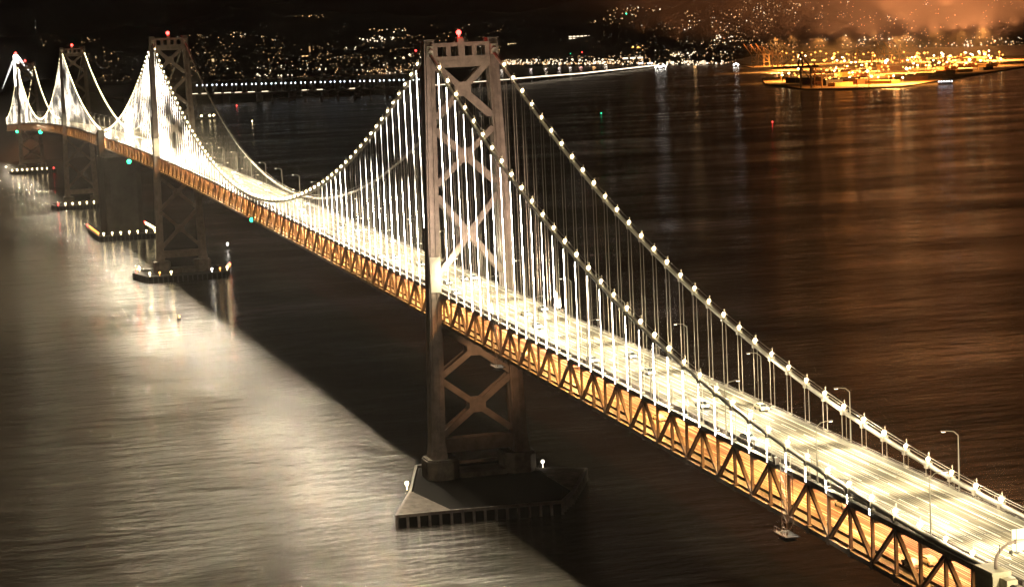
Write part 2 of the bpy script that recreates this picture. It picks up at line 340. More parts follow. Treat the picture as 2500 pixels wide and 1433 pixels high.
for b, B in enumerate(bridges):
    x0, x1 = SPANS[b]
    xa, xb = (x0, X4) if b == 0 else (X4, X7)
    strip(xa+.01, xb-.01, (-YR-.1, -.55), (YR+.1, .296)).build('upper_deck', STEEL_D, B)
    strip(xa+.01, xb-.01, (-7.7, -TD+.8), (7.7, -TD+1.496)).build('lower_deck', STEEL_D, B)
    for s in (1, -1):
        strip(xa+.02, xb-.02, (min(s*7.72, s*9.62), -TD+.80), (max(s*7.72, s*9.62), -TD+.95)).build('light_stop_strip', BLACK, B)  # black strips added to block lamp light leaking past the deck edge
        # parapet along the roadway
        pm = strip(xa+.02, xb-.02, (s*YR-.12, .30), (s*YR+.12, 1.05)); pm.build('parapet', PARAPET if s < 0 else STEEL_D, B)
        rl = MB(); rl.tube([(x, s*9.55, zd(x)+1.25) for x in [xa+(xb-xa)*i/60 for i in range(61)]], .07, 5)
        rl.tube([(x, s*9.55, zd(x)+.85) for x in [xa+(xb-xa)*i/60 for i in range(61)]], .05, 5)
        n = int((xb-xa)/(P/3))
        for i in range(n+1):
            x = xa+(xb-xa)*i/n; rl.bar((x, s*9.55, zd(x)+.0), (x, s*9.55, zd(x)+1.25), .09, .09)
        rl.build('railing', STEEL_D, B)
        wk = strip(xa+.02, xb-.02, (min(s*(YR+.16), s*9.75), -.2), (max(s*(YR+.16), s*9.75), .0)); wk.build('walkway', BLACK if s > 0 else STEEL, B)  # near side black: shade beside the rail put into the colour
    # trusses
    ps = panels(b)
    allx = sorted([p[0] for p in ps])
    for tx in ([X2, X3] if b == 0 else [X5, X6]): allx += [tx-4.7, tx+4.7]
    allx = sorted(allx)
    if b == 0: allx = [allx[0]-P] + allx
    for s in (1, -1):
        y = s*YC
        tr = strip(xa+.03, xb-.03, (y-.42, -.62), (y+.42, .52)).build('truss', STEEL_D, B)
        bc = strip(xa+.03, xb-.03, (y-.42, -TD-.45), (y+.42, -TD+.45)).build('bottom_chord', STEEL_D, tr)
        limited('gusset_plate', [(abs(x-CAM.x), (x,)) for x in allx], lambda mb, x: mb.box((x-.55, y-.50, zd(x)-TD-.75), (x+.55, y+.50, zd(x)-TD+.8)), STEEL_D, tr, cap=40)
        if s > 0:   # bright service pipe along the top chord
            MB().tube([(x, y+.50, zd(x)+.45) for x in [xa+(xb-xa)*i/70 for i in range(71)]], .10, 6).build('service_pipe', PARAPET, tr)
        posts, diags = [], []
        for i, x in enumerate(allx):
            d = abs(x-CAM.x)
            posts.append((d, (x, y, zd(x)-TD+.3, zd(x)-.5)))
            if i+1 < len(allx):
                xn = allx[i+1]; 
                if (i % 2) == 0: diags.append((d, ((x, y, zd(x)-.6), (xn, y, zd(xn)-TD+.4))))
                else: diags.append((d, ((x, y, zd(x)-TD+.4), (xn, y, zd(xn)-.6))))
        limited('post', posts, lambda mb, x, y, z0, z1: mb.bar((x, y, z0), (x, y, z1), .54, .54), STEEL_D, tr, cap=50)
        def dg(mb, p, q):
            p, q = Vector(p), Vector(q); mb.bar(p, q, .55, .34, (0, 1, 0)); 
            t = (q-p).normalized(); up = Vector((0, 1, 0)).cross(t)
            # laced pair: two flanges with perforated cover plates between
            mb.bar(p+up*.27, q+up*.27, .70, .08); mb.bar(p-up*.27, q-up*.27, .70, .08)
        limited('diagonal', diags, dg, STEEL_D, tr, cap=50)
    beams = [(abs(x-CAM.x), (x,)) for x in allx]
    def fb(mb, x):
        z = zd(x); mb.box((x-.25, -YC+.45, z-1.75), (x+.25, YC-.45, z-.56)); mb.box((x-.25, -YC+.45, z-TD-.35), (x+.25, YC-.45, z-TD+.79))
    limited('floor_beam', beams, fb, STEEL_D, B, cap=60)
    sb = MB()
    for yy in (-6.2, -3.1, 0, 3.1, 6.2):
        s2 = strip(xa+.05, xb-.05, (yy-.18, -TD+.05), (yy+.18, -TD+.79)); k = len(sb.v); sb.v += s2.v; sb.f += [tuple(i+k for i in f) for f in s2.f]
    sb.build('stringers', STEEL_D, B)
    lat = MB()
    for i in range(len(allx)-1):
        xA, xB = allx[i], allx[i+1]
        lat.bar((xA, -YC+.5, zd(xA)-TD-.15), (xB, YC-.5, zd(xB)-TD-.15), .3, .3, (0, 0, 1)); lat.bar((xA, YC-.5, zd(xA)-TD-.17), (xB, -YC+.5, zd(xB)-TD-.17), .3, .25, (0, 0, 1))
    lat.build('wind_bracing', STEEL_D, B)
    # sodium strip lamps under the upper deck
    lamps = []
    x = xa+12
    k = 0
    while x < xb-6:
        for yy in (-6.4, 6.4): lamps.append((abs(x-CAM.x), (x, yy)))
        x += 2*P; k += 1
    def fx_(mb, x, yy): mb.box((x-.8, yy-.2, zd(x)-.95), (x+.8, yy+.2, zd(x)-.62))
    limited('deck_lamp', lamps, fx_, ORANGE, B, cap=60)
    step = 3*P if b == 0 else 8*P
    x = xa+14
    while x < xb-6:
        for yy in (-5.0, 5.0):
            light('AREA', 'deck_lamp_light', (x, yy, zd(x)-1.0), 12500*random.uniform(.45, 1.5)*step/27.4, (1, .46, .12) if yy > 0 else (1, .36, .17), B, sx=step*.8, sy=.5)
        x += step
    # main cables and hand ropes
    for s in (1, -1):
        y = s*YC
        ca = [xa + (xb-xa)*i/220 for i in range(221)]
        if b == 0: ca = [-2.0]+[x for x in ca if x > 2]
        c = MB().tube([(x, y, zcab(x)) for x in ca], .46, 8).build('main_cable', CABLE, B, smooth=True)
        for dy in (-.42, .42):
            MB().tube([(x, y+dy, zcab(x)+1.35) for x in ca[::2]], .05, 4).build('hand_rope', ROPE, c)
    # hangers: ropes, LED strings on the near side, and bulbs on the cable
    hs, leds = [], []
    for (x, k) in ps:
        for s in (1, -1):
            if zcab(x) - zd(x) < 1.2: continue
            hs.append((abs(x-CAM.x) + (0 if s > 0 else 6), (x, s)))
    def hg(mb, x, s):
        z0, z1 = zd(x)+.5, zcab(x)-.3
        for dx in (-.48, .48): mb.bar((x+dx, s*YC+dx*.5, z0), (x+dx, s*YC+dx*.5, z1), .10, .10)
        mb.box((x-.5, s*YC-.62, z1-.25), (x+.5, s*YC+.62, z1+.75)); mb.box((x-.45, s*YC-.4, z0-.1), (x+.45, s*YC+.4, z0+.35))
    made = limited('hanger', hs, hg, ROPE, B)
    ledw = .10 if b == 0 else .16
    def ledf(mb, x):
        z0, z1 = zd(x)-.2, zcab(x)-.9
        if z1-z0 > 1:
            yy = YC+.50; n = max(1, int((z1-z0)/14))
            for q in range(n):
                za, zb = z0+(z1-z0)*q/n, z0+(z1-z0)*(q+1)/n
                mb.poly([(x, yy+.25*ledw, za), (x-ledw, yy, za), (x-ledw, yy, zb), (x, yy+.25*ledw, zb)])
                mb.poly([(x+ledw, yy, za), (x, yy+.25*ledw, za), (x, yy+.25*ledw, zb), (x+ledw, yy, zb)])
    done = set()
    for o, a in made:
        if a[1] > 0:
            mb = MB(); ledf(mb, a[0]); done.add(a[0])
            if mb.f: mb.build('led_string', (LED if a[0] < 880 else LED3) if b == 0 else LED2, o)
    # spots added beside alternate LED strings to brighten the water, cut off roadside
    for qi, (x, k) in enumerate(ps):
        hh = zcab(x)-zd(x)
        if qi % 2 == 0 and hh > 2.5 and min(abs(x-t_) for t_ in (X2, X3, X5, X6)) > 12:
            zz = zd(x)+hh*.6; light('SPOT', 'water_fill_spot', (x, YC+.75, zz), WATER_FILL_W*(.6 if b else (.42 if x < X2 else .42+.95*min(1, (x-X2)/380)))*min(1, .5+hh/60), (1, .83, .58), B, size=.5, angle=R(108), blend=.5, aim=(x-30, YC+52, zz-70))
    rest = MB()
    for (x, k) in ps:
        if x not in done and zcab(x)-zd(x) > 1.2: ledf(rest, x)
    if rest.f: o = rest.build('led_string', LED3 if b == 0 else LED2, B); o['kind'] = 'stuff'
    bulbs = []
    for (x, k) in ps:
        bulbs.append((abs(x-CAM.x), (x, 1)))
        if (b == 0 and k == 's') or (b == 1 and (k == 's' or x > X6 or False)): bulbs.append((abs(x-CAM.x)+6, (x, -1)))
    if b == 1:
        bulbs += [(abs(x-CAM.x)+6, (x, -1)) for (x, k) in ps if k == 'm' and x > (X5+X6)/2]
    rb = .41 if b == 0 else .5
    def bl(mb, x, s):
        mb.bar((x, s*YC, zcab(x)+.4), (x, s*YC, zcab(x)+1.0), .12, .12); mb.ball((x, s*YC, zcab(x)+1.1), rb*(.88+.28*((x*7.31+s) % 1)), n=5, m=7)
    limited('cable_bulb', bulbs, bl, WARM, B)
    for _, (x, s) in bulbs:
        if b == 0: light('POINT', 'cable_bulb_light', (x, s*YC, zcab(x)+1.6), 260, (1, .80, .48), B, size=.3)
        # bracket post beside each bulb
    br = MB()
    for _, (x, s) in bulbs[:]: br.bar((x+.5, s*YC-.45, zcab(x)+.3), (x+.5, s*YC-.45, zcab(x)+2.4), .08, .08); br.bar((x+.5, s*YC-.45, zcab(x)+2.35), (x, s*YC, zcab(x)+2.1), .06, .06)
    o = br.build('rope_stanchion', ROPE, B); o['kind'] = 'stuff'

    # towers
    for tx in ([X2, X3] if b == 0 else [X5, X6]):
        zt, zk = ZS[tx], zd(tx); zb0 = 9.5 if tx == X2 else 10.8
        HT = zt+2.1
        def yl(z): return 13.3-3.24*(z-zb0)/(zt-zb0)
        pf = MB()   # top portal with its four windows
        yi = yl(HT)-1.3
        for xx in (tx-1.9, tx+1.9):
            pf.box((xx-.35, -yi, zt-5.4), (xx+.35, yi, zt-2.0)); pf.box((xx-.35, -yi, zt+.9), (xx+.35, yi, zt+2.1))
            for q in range(5):
                yy = -yi+.6+(2*yi-1.2)*q/4; pf.box((xx-.35, yy-(.6 if q in (0, 4) else .75), zt-2.0), (xx+.35, yy+(.6 if q in (0, 4) else .75), zt+.9))
            for sg in (-1, 1):   # haunches where the strut meets the legs
                pf.poly([(xx-.3, sg*yi, zt-5.6), (xx-.3, sg*(yi-4.2), zt-5.6), (xx-.3, sg*yi, zt-10)]) if False else None
        pf.box((tx-1.54, -yi, zt-5.2), (tx+1.54, yi, zt-4.8)); pf.box((tx-1.54, -yi, zt+1.4), (tx+1.54, yi, zt+1.8))
        pf.box((tx-1.2, -.9, zt+2.1), (tx+1.2, .9, zt+3.7)); pf.box((tx-2.5, -1.0, zt-1.9), (tx-2.26, 1.0, zt+3.2))
        pf.box((tx-2.42, -yi, zt-3.7), (tx-2.26, yi, zt-3.45)); pf.box((tx-2.42, -yi, zt-2.2), (tx-2.26, yi, zt-2.02))
        T = pf.build('tower', STEEL, B)
        for s in (1, -1):
            lg = MB(); rings = []; NZ = 26
            for i in range(NZ+1):
                z = zb0+(HT-zb0)*i/NZ; t = i/NZ; hx = 3.7-1.0*t; hy = 2.15-.55*t; nx = .62; ny = .5
                if i == 0: hx += .5; hy += .4
                cyy = s*yl(z)
                prof = [(-hx+nx, -hy), (-nx*.9, -hy), (-nx*.9, -hy+.28), (nx*.9, -hy+.28), (nx*.9, -hy), (hx-nx, -hy), (hx-nx, -hy+ny), (hx, -hy+ny), (hx, -.35), (hx-.3, -.35), (hx-.3, .35), (hx, .35), (hx, hy-ny), (hx-nx, hy-ny), (hx-nx, hy),
                        (nx*.9, hy), (nx*.9, hy-.28), (-nx*.9, hy-.28), (-nx*.9, hy), (-hx+nx, hy), (-hx+nx, hy-ny), (-hx, hy-ny), (-hx, .35), (-hx+.3, .35), (-hx+.3, -.35), (-hx, -.35), (-hx, -hy+ny), (-hx+nx, -hy+ny)]
                rings.append([(tx+a, cyy+c_, z) for a, c_ in prof])
            lg.loft(rings)
            for i in range(1, 15):   # splice plates round the leg
                z = zb0+(HT-zb0)*i/15; t = i/15; hx = 3.7-1.0*t-.62; hy = 2.15-.55*t
                for sx_ in (-1, 1): lg.box((tx+sx_*(hx+.62)-.04, s*yl(z)-hy+.6, z-.35), (tx+sx_*(hx+.62)+.04, s*yl(z)-.42, z+.35)); lg.box((tx+sx_*(hx+.62)-.04, s*yl(z)+.42, z-.35), (tx+sx_*(hx+.62)+.04, s*yl(z)+hy-.6, z+.35))
            L_ = lg.build('leg', STEEL, T)
            cp = MB(); zz = HT; cp.box((tx-2.3, s*yl(zz)-1.5, zz), (tx+2.3, s*yl(zz)+1.5, zz+.9)); cp.box((tx-2.7, s*yl(zz)-1.8, zz+.9), (tx+2.7, s*yl(zz)+1.8, zz+1.15)); cp.build('leg_cap', STEEL_D, T)
            if s > 0: MB().box((tx-3.62, s*yl(zk+6)-1.55, zk+.6), (tx-3.3, s*yl(zk+6)+1.7, zk+11.5)).build('pale_panel', PARAPET, T)
            sd = MB()
            for dx in (-1, 1):   # hoods over the cable saddle
                sd.tube([(tx+dx*2.4, s*YC, zt+.2), (tx+dx*3.9, s*YC, zt-.5)], 1.0, 10, .8); sd.box((tx+dx*3.0-.5, s*YC-.95, zt-1.8), (tx+dx*3.0+.5, s*YC+.95, zt+1.3))
            sd.build('saddle_hood', PARAPET, T)
            # collar where the truss passes
            MB().box((tx-4.0, s*yl(zk)-2.3, zk-1.5), (tx+4.0, s*yl(zk)+(-.1 if s > 0 else 2.3), zk-.7)).build('deck_bracket', STEEL_D, T) if s < 0 else None
        def brace(za, zb):   # X between heights, each diagonal a box beam with centre gusset
            ya, yb = yl(za)-1.6, yl(zb)-1.6
            mb = MB()
            for xx in (tx-1.75, tx+1.75):
                mb.bar((xx, ya, za), (xx, -yb, zb), .55, 1.9, (1, 0, 0)); mb.bar((xx+.02, -ya, za), (xx+.02, yb, zb), .50, 1.86, (1, 0, 0))
            t = ya/(ya+yb); zc = za+(zb-za)*t
            mb.prism([(tx-2.08, -2.6), (tx+2.08, -2.6), (tx+2.08, 2.6), (tx-2.08, 2.6)], zc-.01, zc+.01) if False else None
            for xx in (tx-1.75, tx+1.75):
                k = len(mb.v)
                pr = [(2.6, 1.0), (1.1, 2.2), (-1.1, 2.2), (-2.6, 1.0), (-2.6, -1.0), (-1.1, -2.2), (1.1, -2.2), (2.6, -1.0)]
                mb.loft([[(xx-.33, a, zc+c_) for a, c_ in pr], [(xx+.35, a, zc+c_) for a, c_ in pr]])
            # web plates joining the two faces
            mb.bar((tx, ya, za), (tx, -yb, zb), 3.0, .12, (1, 0, 0)); mb.bar((tx, -ya, za), (tx, yb, zb), 3.0, .13, (1, 0, 0))
            return mb
        up = lambda f: zk+(zt-zk)*f
        for fa, fb_ in ((.945, .725), (.675, .45), (.40, .075)): brace(up(fb_), up(fa)).build('brace', STEEL, T)
        lo = lambda f: zb0+(zk-zb0)*f
        for fa, fb_ in ((.80, .50), (.47, .135)): brace(lo(fb_), lo(fa)).build('brace', STEEL_D if False else STEEL, T)
        st = MB(); zq = lo(.03)
        for xx in (tx-1.75, tx+1.75): st.box((xx-.3, -yl(zq)+1.5, zq), (xx+.3, yl(zq)-1.5, zq+4.3))
        st.box((tx-1.4, -yl(zq)+1.5, zq+3.7), (tx+1.4, yl(zq)-1.5, zq+4.0)); st.build('strut', STEEL, T)
        bc = MB(); bc.bar((tx, 0, zt+3.7), (tx, 0, zt+4.6), .25, .25); bc.ball((tx, 0, zt+5.1), .8 if tx == X2 else 1.1); bc.build('beacon', RED, T)
        light('POINT', 'beacon_light', (tx-2.6, 0, zt+5.6), 1500, (1, .05, .03), T, size=.6)

# ------------------------------------------------------------------ piers, fenders
def pier(tx, label, h=9.5):
    p = empty('bridge_pier', (tx, 0, -3), label, 'pier', 'concrete piers under the bridge towers')
    MB().box((tx-5.4, -7.3, -3), (tx+5.4, 7.3, h-4.6)).build('pier_wall', CONC, p)
    for s in (1, -1):
        m = MB(); ya, yb = s*7.4, s*17.4; y0, y1 = min(ya, yb), max(ya, yb)
        ch = 2.4; hx = 6.6
        def oct_(g): return [(tx-hx-g+ch, y0-g), (tx+hx+g-ch, y0-g), (tx+hx+g, y0-g+ch), (tx+hx+g, y1+g-ch), (tx+hx+g-ch, y1+g), (tx-hx-g+ch, y1+g), (tx-hx-g, y1+g-ch), (tx-hx-g, y0-g+ch)]
        m.prism(oct_(0), -3, h-.5); m.prism([(x, y) for x, y in oct_(-.35)], h-.5, h); m.build('pedestal', CONC, p)
    return p
pier(X2, 'concrete pier with two pedestals under the nearest tower', 9.5)
pier(X3, 'concrete pier with two pedestals under the second tower', 10.8)
pier(X5, 'pale concrete pier under the third tower, behind the middle anchorage', 10.8)
pier(X6, 'distant concrete pier under the farthest tower', 10.8)
def fender(tx, label, sx, sy, tip, lamps, h=4.6, deck=CONC, outline=None):
    f = empty('pier_fender', (tx, 0, -3), label, 'pier fender', 'pier fenders around the bridge towers')
    hexa = lambda g: [(tx-sx+g, -sy+g*.5), (tx+sx-g, -sy+g*.5), (tx+sx-g, sy-g*.5), (tx-sx+g, sy-g*.5)]
    ho = [(tx-sx, -sy), (tx+sx*.2, -tip), (tx+sx, -sy), (tx+sx, sy), (tx+sx*.2, tip), (tx-sx, sy)]
    if outline: ho = outline
    hi = [(tx-sx*.72, -sy*.82), (tx+sx*.72, -sy*.82), (tx+sx*.72, sy*.82), (tx-sx*.72, sy*.82)]
    wall = MB()   # outer wall ring
    n = len(ho)
    for i in range(n):
        a, c = Vector((*ho[i], 0)), Vector((*ho[(i+1) % n], 0)); wall.bar(a+Vector((0, 0, h-.9)), c+Vector((0, 0, h-.9)), .9, .8, (0, 0, 1))
        L_ = (c-a).length; k = max(2, int(L_/3.0))
        for j in range(k): q = a+(c-a)*(j/k); wall.box((q.x-.35, q.y-.35, -3), (q.x+.35, q.y+.35, h-.5))
    wall.build('fender_wall', DARK if deck is DARK else STEEL_D, f)
    hb = MB()   # timber skirt just inside the piles, coloured near black for the unlit interior
    ins = [(tx+(x-tx)*.975, y*.975) for x, y in ho]
    hb.prism(ins, -3, h-1.3); hb.build('timber_skirt', SKIRT, f)
    dk = MB()
    if outline:
        MB().prism([outline[-1], outline[-2], outline[-3]][::-1], h-.95, h-.47).build('tip_deck', CONC, f); dk.prism([outline[1], outline[2], outline[3]], h-.95, h-.47)
    for sg in (() if outline else (1, -1)):
        dk.poly([(tx-sx, sg*sy, h-.48), (tx+sx*.2, sg*tip, h-.48), (tx+sx, sg*sy, h-.48)][::sg])
        dk.poly([(tx-sx, sg*sy, h-.9), (tx+sx*.2, sg*tip, h-.9), (tx+sx, sg*sy, h-.9)][::-sg])
    if not outline: dk.prism([(tx-sx, -sy), (tx-sx+1.6, -sy), (tx-sx+1.6, sy), (tx-sx, sy)], h-.95, h-.47) ; dk.prism([(tx+sx-1.6, -sy), (tx+sx, -sy), (tx+sx, sy), (tx+sx-1.6, sy)], h-.95, h-.47)
    dk.build('fender_deck', deck, f)
    for (x, y, m, pw) in lamps:
        k = MB(); k.bar((x, y, h-.4), (x, y, h+1.1), .16, .16); k.ball((x, y, h+1.5), .26 if tx == X2 else .6); k.build('fender_lamp', m, f)
        if pw: light('POINT', 'fender_lamp_light', (x-1.2, y, h+2.4), pw, {'red_lamp': (1, .1, .05)}.get(m.name, (1, .8, .5)), f, size=.3)
    return f
fender(X2-26, 'pointed concrete fender around the nearest tower pier, dark and hexagonal', 26, 22, 38, [(X2-18, 27.5, WARM, 250), (X2-6, -19, LAMPW, 0)],
       outline=[(299, -10), (311, -17), (341, -31), (349, -17), (372, -16), (372, 16), (334, 27), (303, 38.5), (302, 22.5)])
def rowl(tx, sx, sy, ys, rtx=None): 
    return [(tx-sx, y, m, p) for y, m, p in ys]
fender(X3, 'dark fender with yellow lamps at both ends around the second tower pier', 24, 24, 30,
       [(X3-24, 23, WARM, 150), (X3-24, 17, ORANGE, 220), (X3-24, 10, WARM, 0), (X3+4, 28, RED, 90), (X3+14, 25, WARM, 0), (X3+10, 27, ORANGE, 0),
        (X3-24, -15, WHITE, 220), (X3-24, -20, ORANGE, 90), (X3-20, -25, WARM, 220), (X3-10, -27, ORANGE, 220), (X3+2, -30, RED, 90), (X3-4, -29, ORANGE, 0)], deck=DARK)
fender(X4, 'long dark fender with a row of white lamps before the middle anchorage', 48, 22, 23,
       [(X4-48, 19-6.4*i, WARM, 90) for i in range(7)] + [(X4-40+14*i, 22.2, ORANGE, 0) for i in range(6)] + [(X4-36+14*i, -22.2, WARM, 0) for i in range(6)] + [(X4+48, 22.5, RED, 0), (X4+48, -22.5, RED, 0)], deck=DARK)
fender(X5, 'dark fender with an even row of lamps under the third tower', 24, 26, 28, [(X5-24, 24-6.5*i, WARM if i else RED, 80) for i in range(8)], deck=DARK)
fender(X6, 'small distant fender with a row of lamps under the farthest tower', 24, 27, 28, [(X6-24, 26-6*i, WARM, 80) for i in range(8)] + [(X6-24, -24, RED, 100)], deck=DARK)

# middle anchorage
an = empty('bridge_anchorage', (X4, 0, -3), 'massive concrete block anchoring both bridges in the middle', 'anchorage')
MB().prism([(X4-28, -14), (X4-30, -10), (X4-30, 10), (X4-28, 14), (X4+28, 14), (X4+30, 10), (X4+30, -10), (X4+28, -14)], -3, 62).build('anchor_block', CONC_DK, an)
for s in (1, -1):
    m = MB(); m.box((X4-8, s*12.2-2.2, 62), (X4+8, s*12.2+2.2, zd(X4)+3.2 if s > 0 else zd(X4)-.2)); m.box((X4-7, s*12.2-1.9, zd(X4)+3.2 if s > 0 else zd(X4)-.2), (X4+7, s*12.2+1.9, zd(X4)+4.6 if s > 0 else zd(X4)+.4)); m.build('anchor_wing', CONC_DK, an)
m = MB(); m.box((X4-26, -18, zd(X4)-1), (X4+30, -12.4, zd(X4)+2.5)); m.build('side_platform', CONC_P, an)

# near anchor block, gantry
ab = empty('anchor_block', (2, 11.4, 30), 'pale concrete block where the near cable ends beside the road', 'anchor block')
zA = 53.2
def blk(x0, y0, x1, y1, z0, z1): return MB().box((x0, y0, z0), (x1, y1, z1))
blk(-.8, 9.86, 5.0, 12.9, 28, zA-.6).build('block_body', CONC_P, ab)
blk(-1.0, 9.84, 5.2, 13.1, zA-.599, zA).build('block_cap', CONC_P, ab)
blk(-3.0, 9.88, -.82, 11.7, 28, zA-.9).build('block_shoulder', CONC_P, ab)
ce = MB(); ce.tube([(-3.0, 10.8, zA-2.0), (-8, 10.9, zA-3.4), (-40, 11.2, zA-12)], .5, 12)
for k in range(5): ce.tube([(-3.6-k*.55, 10.8, zA-2.2-k*.15), (-3.85-k*.55, 10.8, zA-2.27-k*.15)], .68, 14)
ce.build('cable_sleeve', BLACK, ab)
blk(-60, 9.9, -8.2, 10.6, 28, zd(-20)-.9).build('retaining_wall', CONC_P, ab)
g = empty('sign_gantry', (1.2, 11.3, zA), 'curved pipe gantry carrying pale sign panels over the road', 'sign gantry')
arc = [(1.2, 11.3, zA), (1.2, 11.3, zA+.8)]
for i in range(1, 13):
    t = i/12*math.pi/2; arc.append((1.2, 11.3-3.4*(1-math.cos(t)), zA+.8+3.1*math.sin(t)))
beam_z = arc[-1][2]
MB().tube(arc, .27, 12, .22).build('post', STEEL, g, smooth=True)
MB().tube([(1.2, 7.9, beam_z), (1.2, 7.8, beam_z), (1.2, -11.0, beam_z+.5)], .24, 12).build('beam', PARAPET, g, smooth=True)
MB().tube([(1.2, 8.0, beam_z), (1.2, 7.75, beam_z)], .36, 12).build('flange', STEEL, g)
for i in range(4):
    y1 = 8.3-i*4.5; y0 = y1-4.2; zc = beam_z
    sp = blk(1.46, y0, 1.58, y1, zc-1.5, zc+1.9).build('sign_panel', GREENW, g)
    rb_ = MB()
    for q in range(3): yy = y0+.55+q*1.45; rb_.box((1.40, yy-.035, zc-1.6), (1.455, yy+.035, zc+2.0)); rb_.box((.7, yy-.35, zc-1.75), (1.5, yy+.35, zc-1.65))
    rb_.build('panel_rib', BLACK, sp)
cl = MB(); cl.bar((1.0, 10.7, beam_z-1.6), (1.0, 10.7, beam_z-.1), .1, .1); cl.bar((1.0, 10.2, beam_z-1.5), (1.0, 11.6, beam_z-1.5), .14, .16); cl.ball((.9, 8.9, beam_z-1.5), .3); cl.bar((1.0, 8.6, beam_z-2.1), (1.0, 8.6, beam_z-1.2), .16, .16); cl.build('camera_bracket', BLACK, g)

for i in range(4): light('SPOT', 'sign_fill_spot', (-3.2, 6.2-i*4.5, beam_z-2.2), 800, (1, .86, .6), g, size=.2, angle=R(120), blend=.8, aim=(1.5, 6.2-i*4.5, beam_z+.3))  # spots added to brighten the sign panels, without fixtures
light('POINT', 'block_fill_point', (-7.5, 14.5, zA+2.5), 450, (1, .82, .5), g, size=.2)  # free-standing point light added to brighten the anchor block

# ------------------------------------------------------------------ street lamps
proto = None
def street_lamp(s, x, label, lit):
    global proto
    if proto is None:
        proto = empty('street_lamp', (0, 0, 0), label, 'street lamp')
        MB().tube([(0, 0, 0), (0, 0, 10.7)], .17, 8, .09).build('pole', PARAPET, proto)
        MB().tube([(0, 0, 10.7), (0, -.9, 11.5), (0, -2.6, 11.75)], .09, 6, .06).build('arm', PARAPET, proto)
        MB().box((-.28, -3.3, 11.6), (.28, -2.5, 11.84)).build('lamp_head', STEEL, proto)
        MB().box((-.2, -3.2, 11.5), (.2, -2.6, 11.59)).build('lens', LAMPW, proto)
        o = proto
    else: o = copy_tree(proto)
    o.location = (x, s*9.95, zd(x)+.1); o.rotation_euler = (0, 0, 0 if s > 0 else math.pi)
    o['label'] = label; o['group'] = 'street lamps along the far parapet' if s < 0 else 'street lamps along the near parapet'
    return o
def lampset(s, xs, txt):
    for k, x in enumerate(xs):
        street_lamp(s, x, '%s street lamp from the sign gantry on the %s' % (nth(k+1), txt), True)
        b = 0 if x < X4 else 1
        pw = (72000 if x < 260 else 62000) if x < X4 else 30000
        if x < X4:     # batwing throw up and down the road
            for dx in (-19, 19): light('SPOT', 'street_lamp_light', (x, s*6.9, zd(x)+11.4), pw*.72, (1, .84, .54), None, size=.35, angle=R(104), blend=1, aim=(x+dx, s*2.5, zd(x)))
        else: light('SPOT', 'street_lamp_light', (x, s*6.9, zd(x)+11.4), pw, (1, .84, .57), None, size=.35, angle=R(160), blend=.9, aim=(x, s*3.5, zd(x)))
FARX = [8+45.6*k for k in range(-2, 61)]; NEARX = [25.5+45.3*k for k in range(-2, 61)]
lampset(-1, [x for x in FARX if x < X7], 'far parapet'); lampset(1, [x for x in NEARX if x < X7], 'near parapet')

# ------------------------------------------------------------------ access platforms on the truss
def platform(x, label, tall):
    p = empty('access_scaffold', (x, 11, zd(x)-TD), label, 'scaffold'); y0, y1 = 10.6, 13.0
    z0 = zd(x)-TD-2.2; z1 = zd(x)+1.8
    lad = MB()
    for yy in (10.9, 12.3):
        for dx in (-1.2, 1.2): lad.bar((x+dx, yy, z0), (x+dx, yy, z1), .10, .10)
    z = z0
    while z < z1:
        lad.bar((x-1.2, 12.3, z), (x+1.2, 12.3, z), .07, .07); lad.bar((x-1.2, 10.9, z), (x-1.2, 12.3, z), .07, .07); lad.bar((x+1.2, 10.9, z), (x+1.2, 12.3, z), .07, .07); z += 1.1
    z = z0
    while z < z1-2.2:
        lad.bar((x-1.2, 12.3, z), (x+1.2, 12.3, z+2.2), .07, .07); lad.bar((x-1.2, 10.9, z+2.2), (x-1.2, 12.3, z), .07, .07); z += 2.2
    lad.build('ladder_frame', STEEL_D, p)
    fl = MB(); fl.box((x-3.4, 10.5, z0-.15), (x+2.6, 13.4, z0)); fl.box((x-2.2, 10.55, z0-1.1), (x+1.6, 13.0, z0-.95)); fl.build('platform_floor', BLACK, p)
    rr = MB()
    for zz in (.5, 1.1): rr.bar((x-3.4, 13.35, z0+zz), (x+2.6, 13.35, z0+zz), .06, .06); rr.bar((x-3.4, 10.6, z0+zz), (x-3.4, 13.35, z0+zz), .06, .06)
    for q in range(6): rr.bar((x-3.4+q*1.2, 13.35, z0), (x-3.4+q*1.2, 13.35, z0+1.1), .06, .06)
    rr.build('guard_rail', STEEL_D, p)
    return p
platform(81.5, 'steel ladder scaffold hanging beside the truss near the anchor block', True)
platform(283, 'tall steel scaffold on the truss just before the nearest tower', True)
for (xx, yy, lb) in ((88, 10.9, 'small caged equipment box on the near truss top'), (41, -11.2, 'small caged equipment box outside the far parapet')):
    e = empty('equipment_cage', (xx, yy, zd(xx)+.5), lb, 'equipment cage'); m = MB(); z = zd(xx)+.55
    for dx in (-.9, .9):
        for dy in (-.5, .5): m.bar((xx+dx, yy+dy, z), (xx+dx, yy+dy, z+1.9), .08, .08)
        for zz in (.05, .95, 1.85): m.bar((xx+dx, yy-.5, z+zz), (xx+dx, yy+.5, z+zz), .06, .06)
    for dy in (-.5, .5):
        for zz in (.05, .95, 1.85): m.bar((xx-.9, yy+dy, z+zz), (xx+.9, yy+dy, z+zz), .06, .06)
    m.build('cage', PARAPET, e); MB().box((xx-.6, yy-.35, z+.1), (xx+.6, yy+.35, z+1.3)).build('cabinet', STEEL, e)

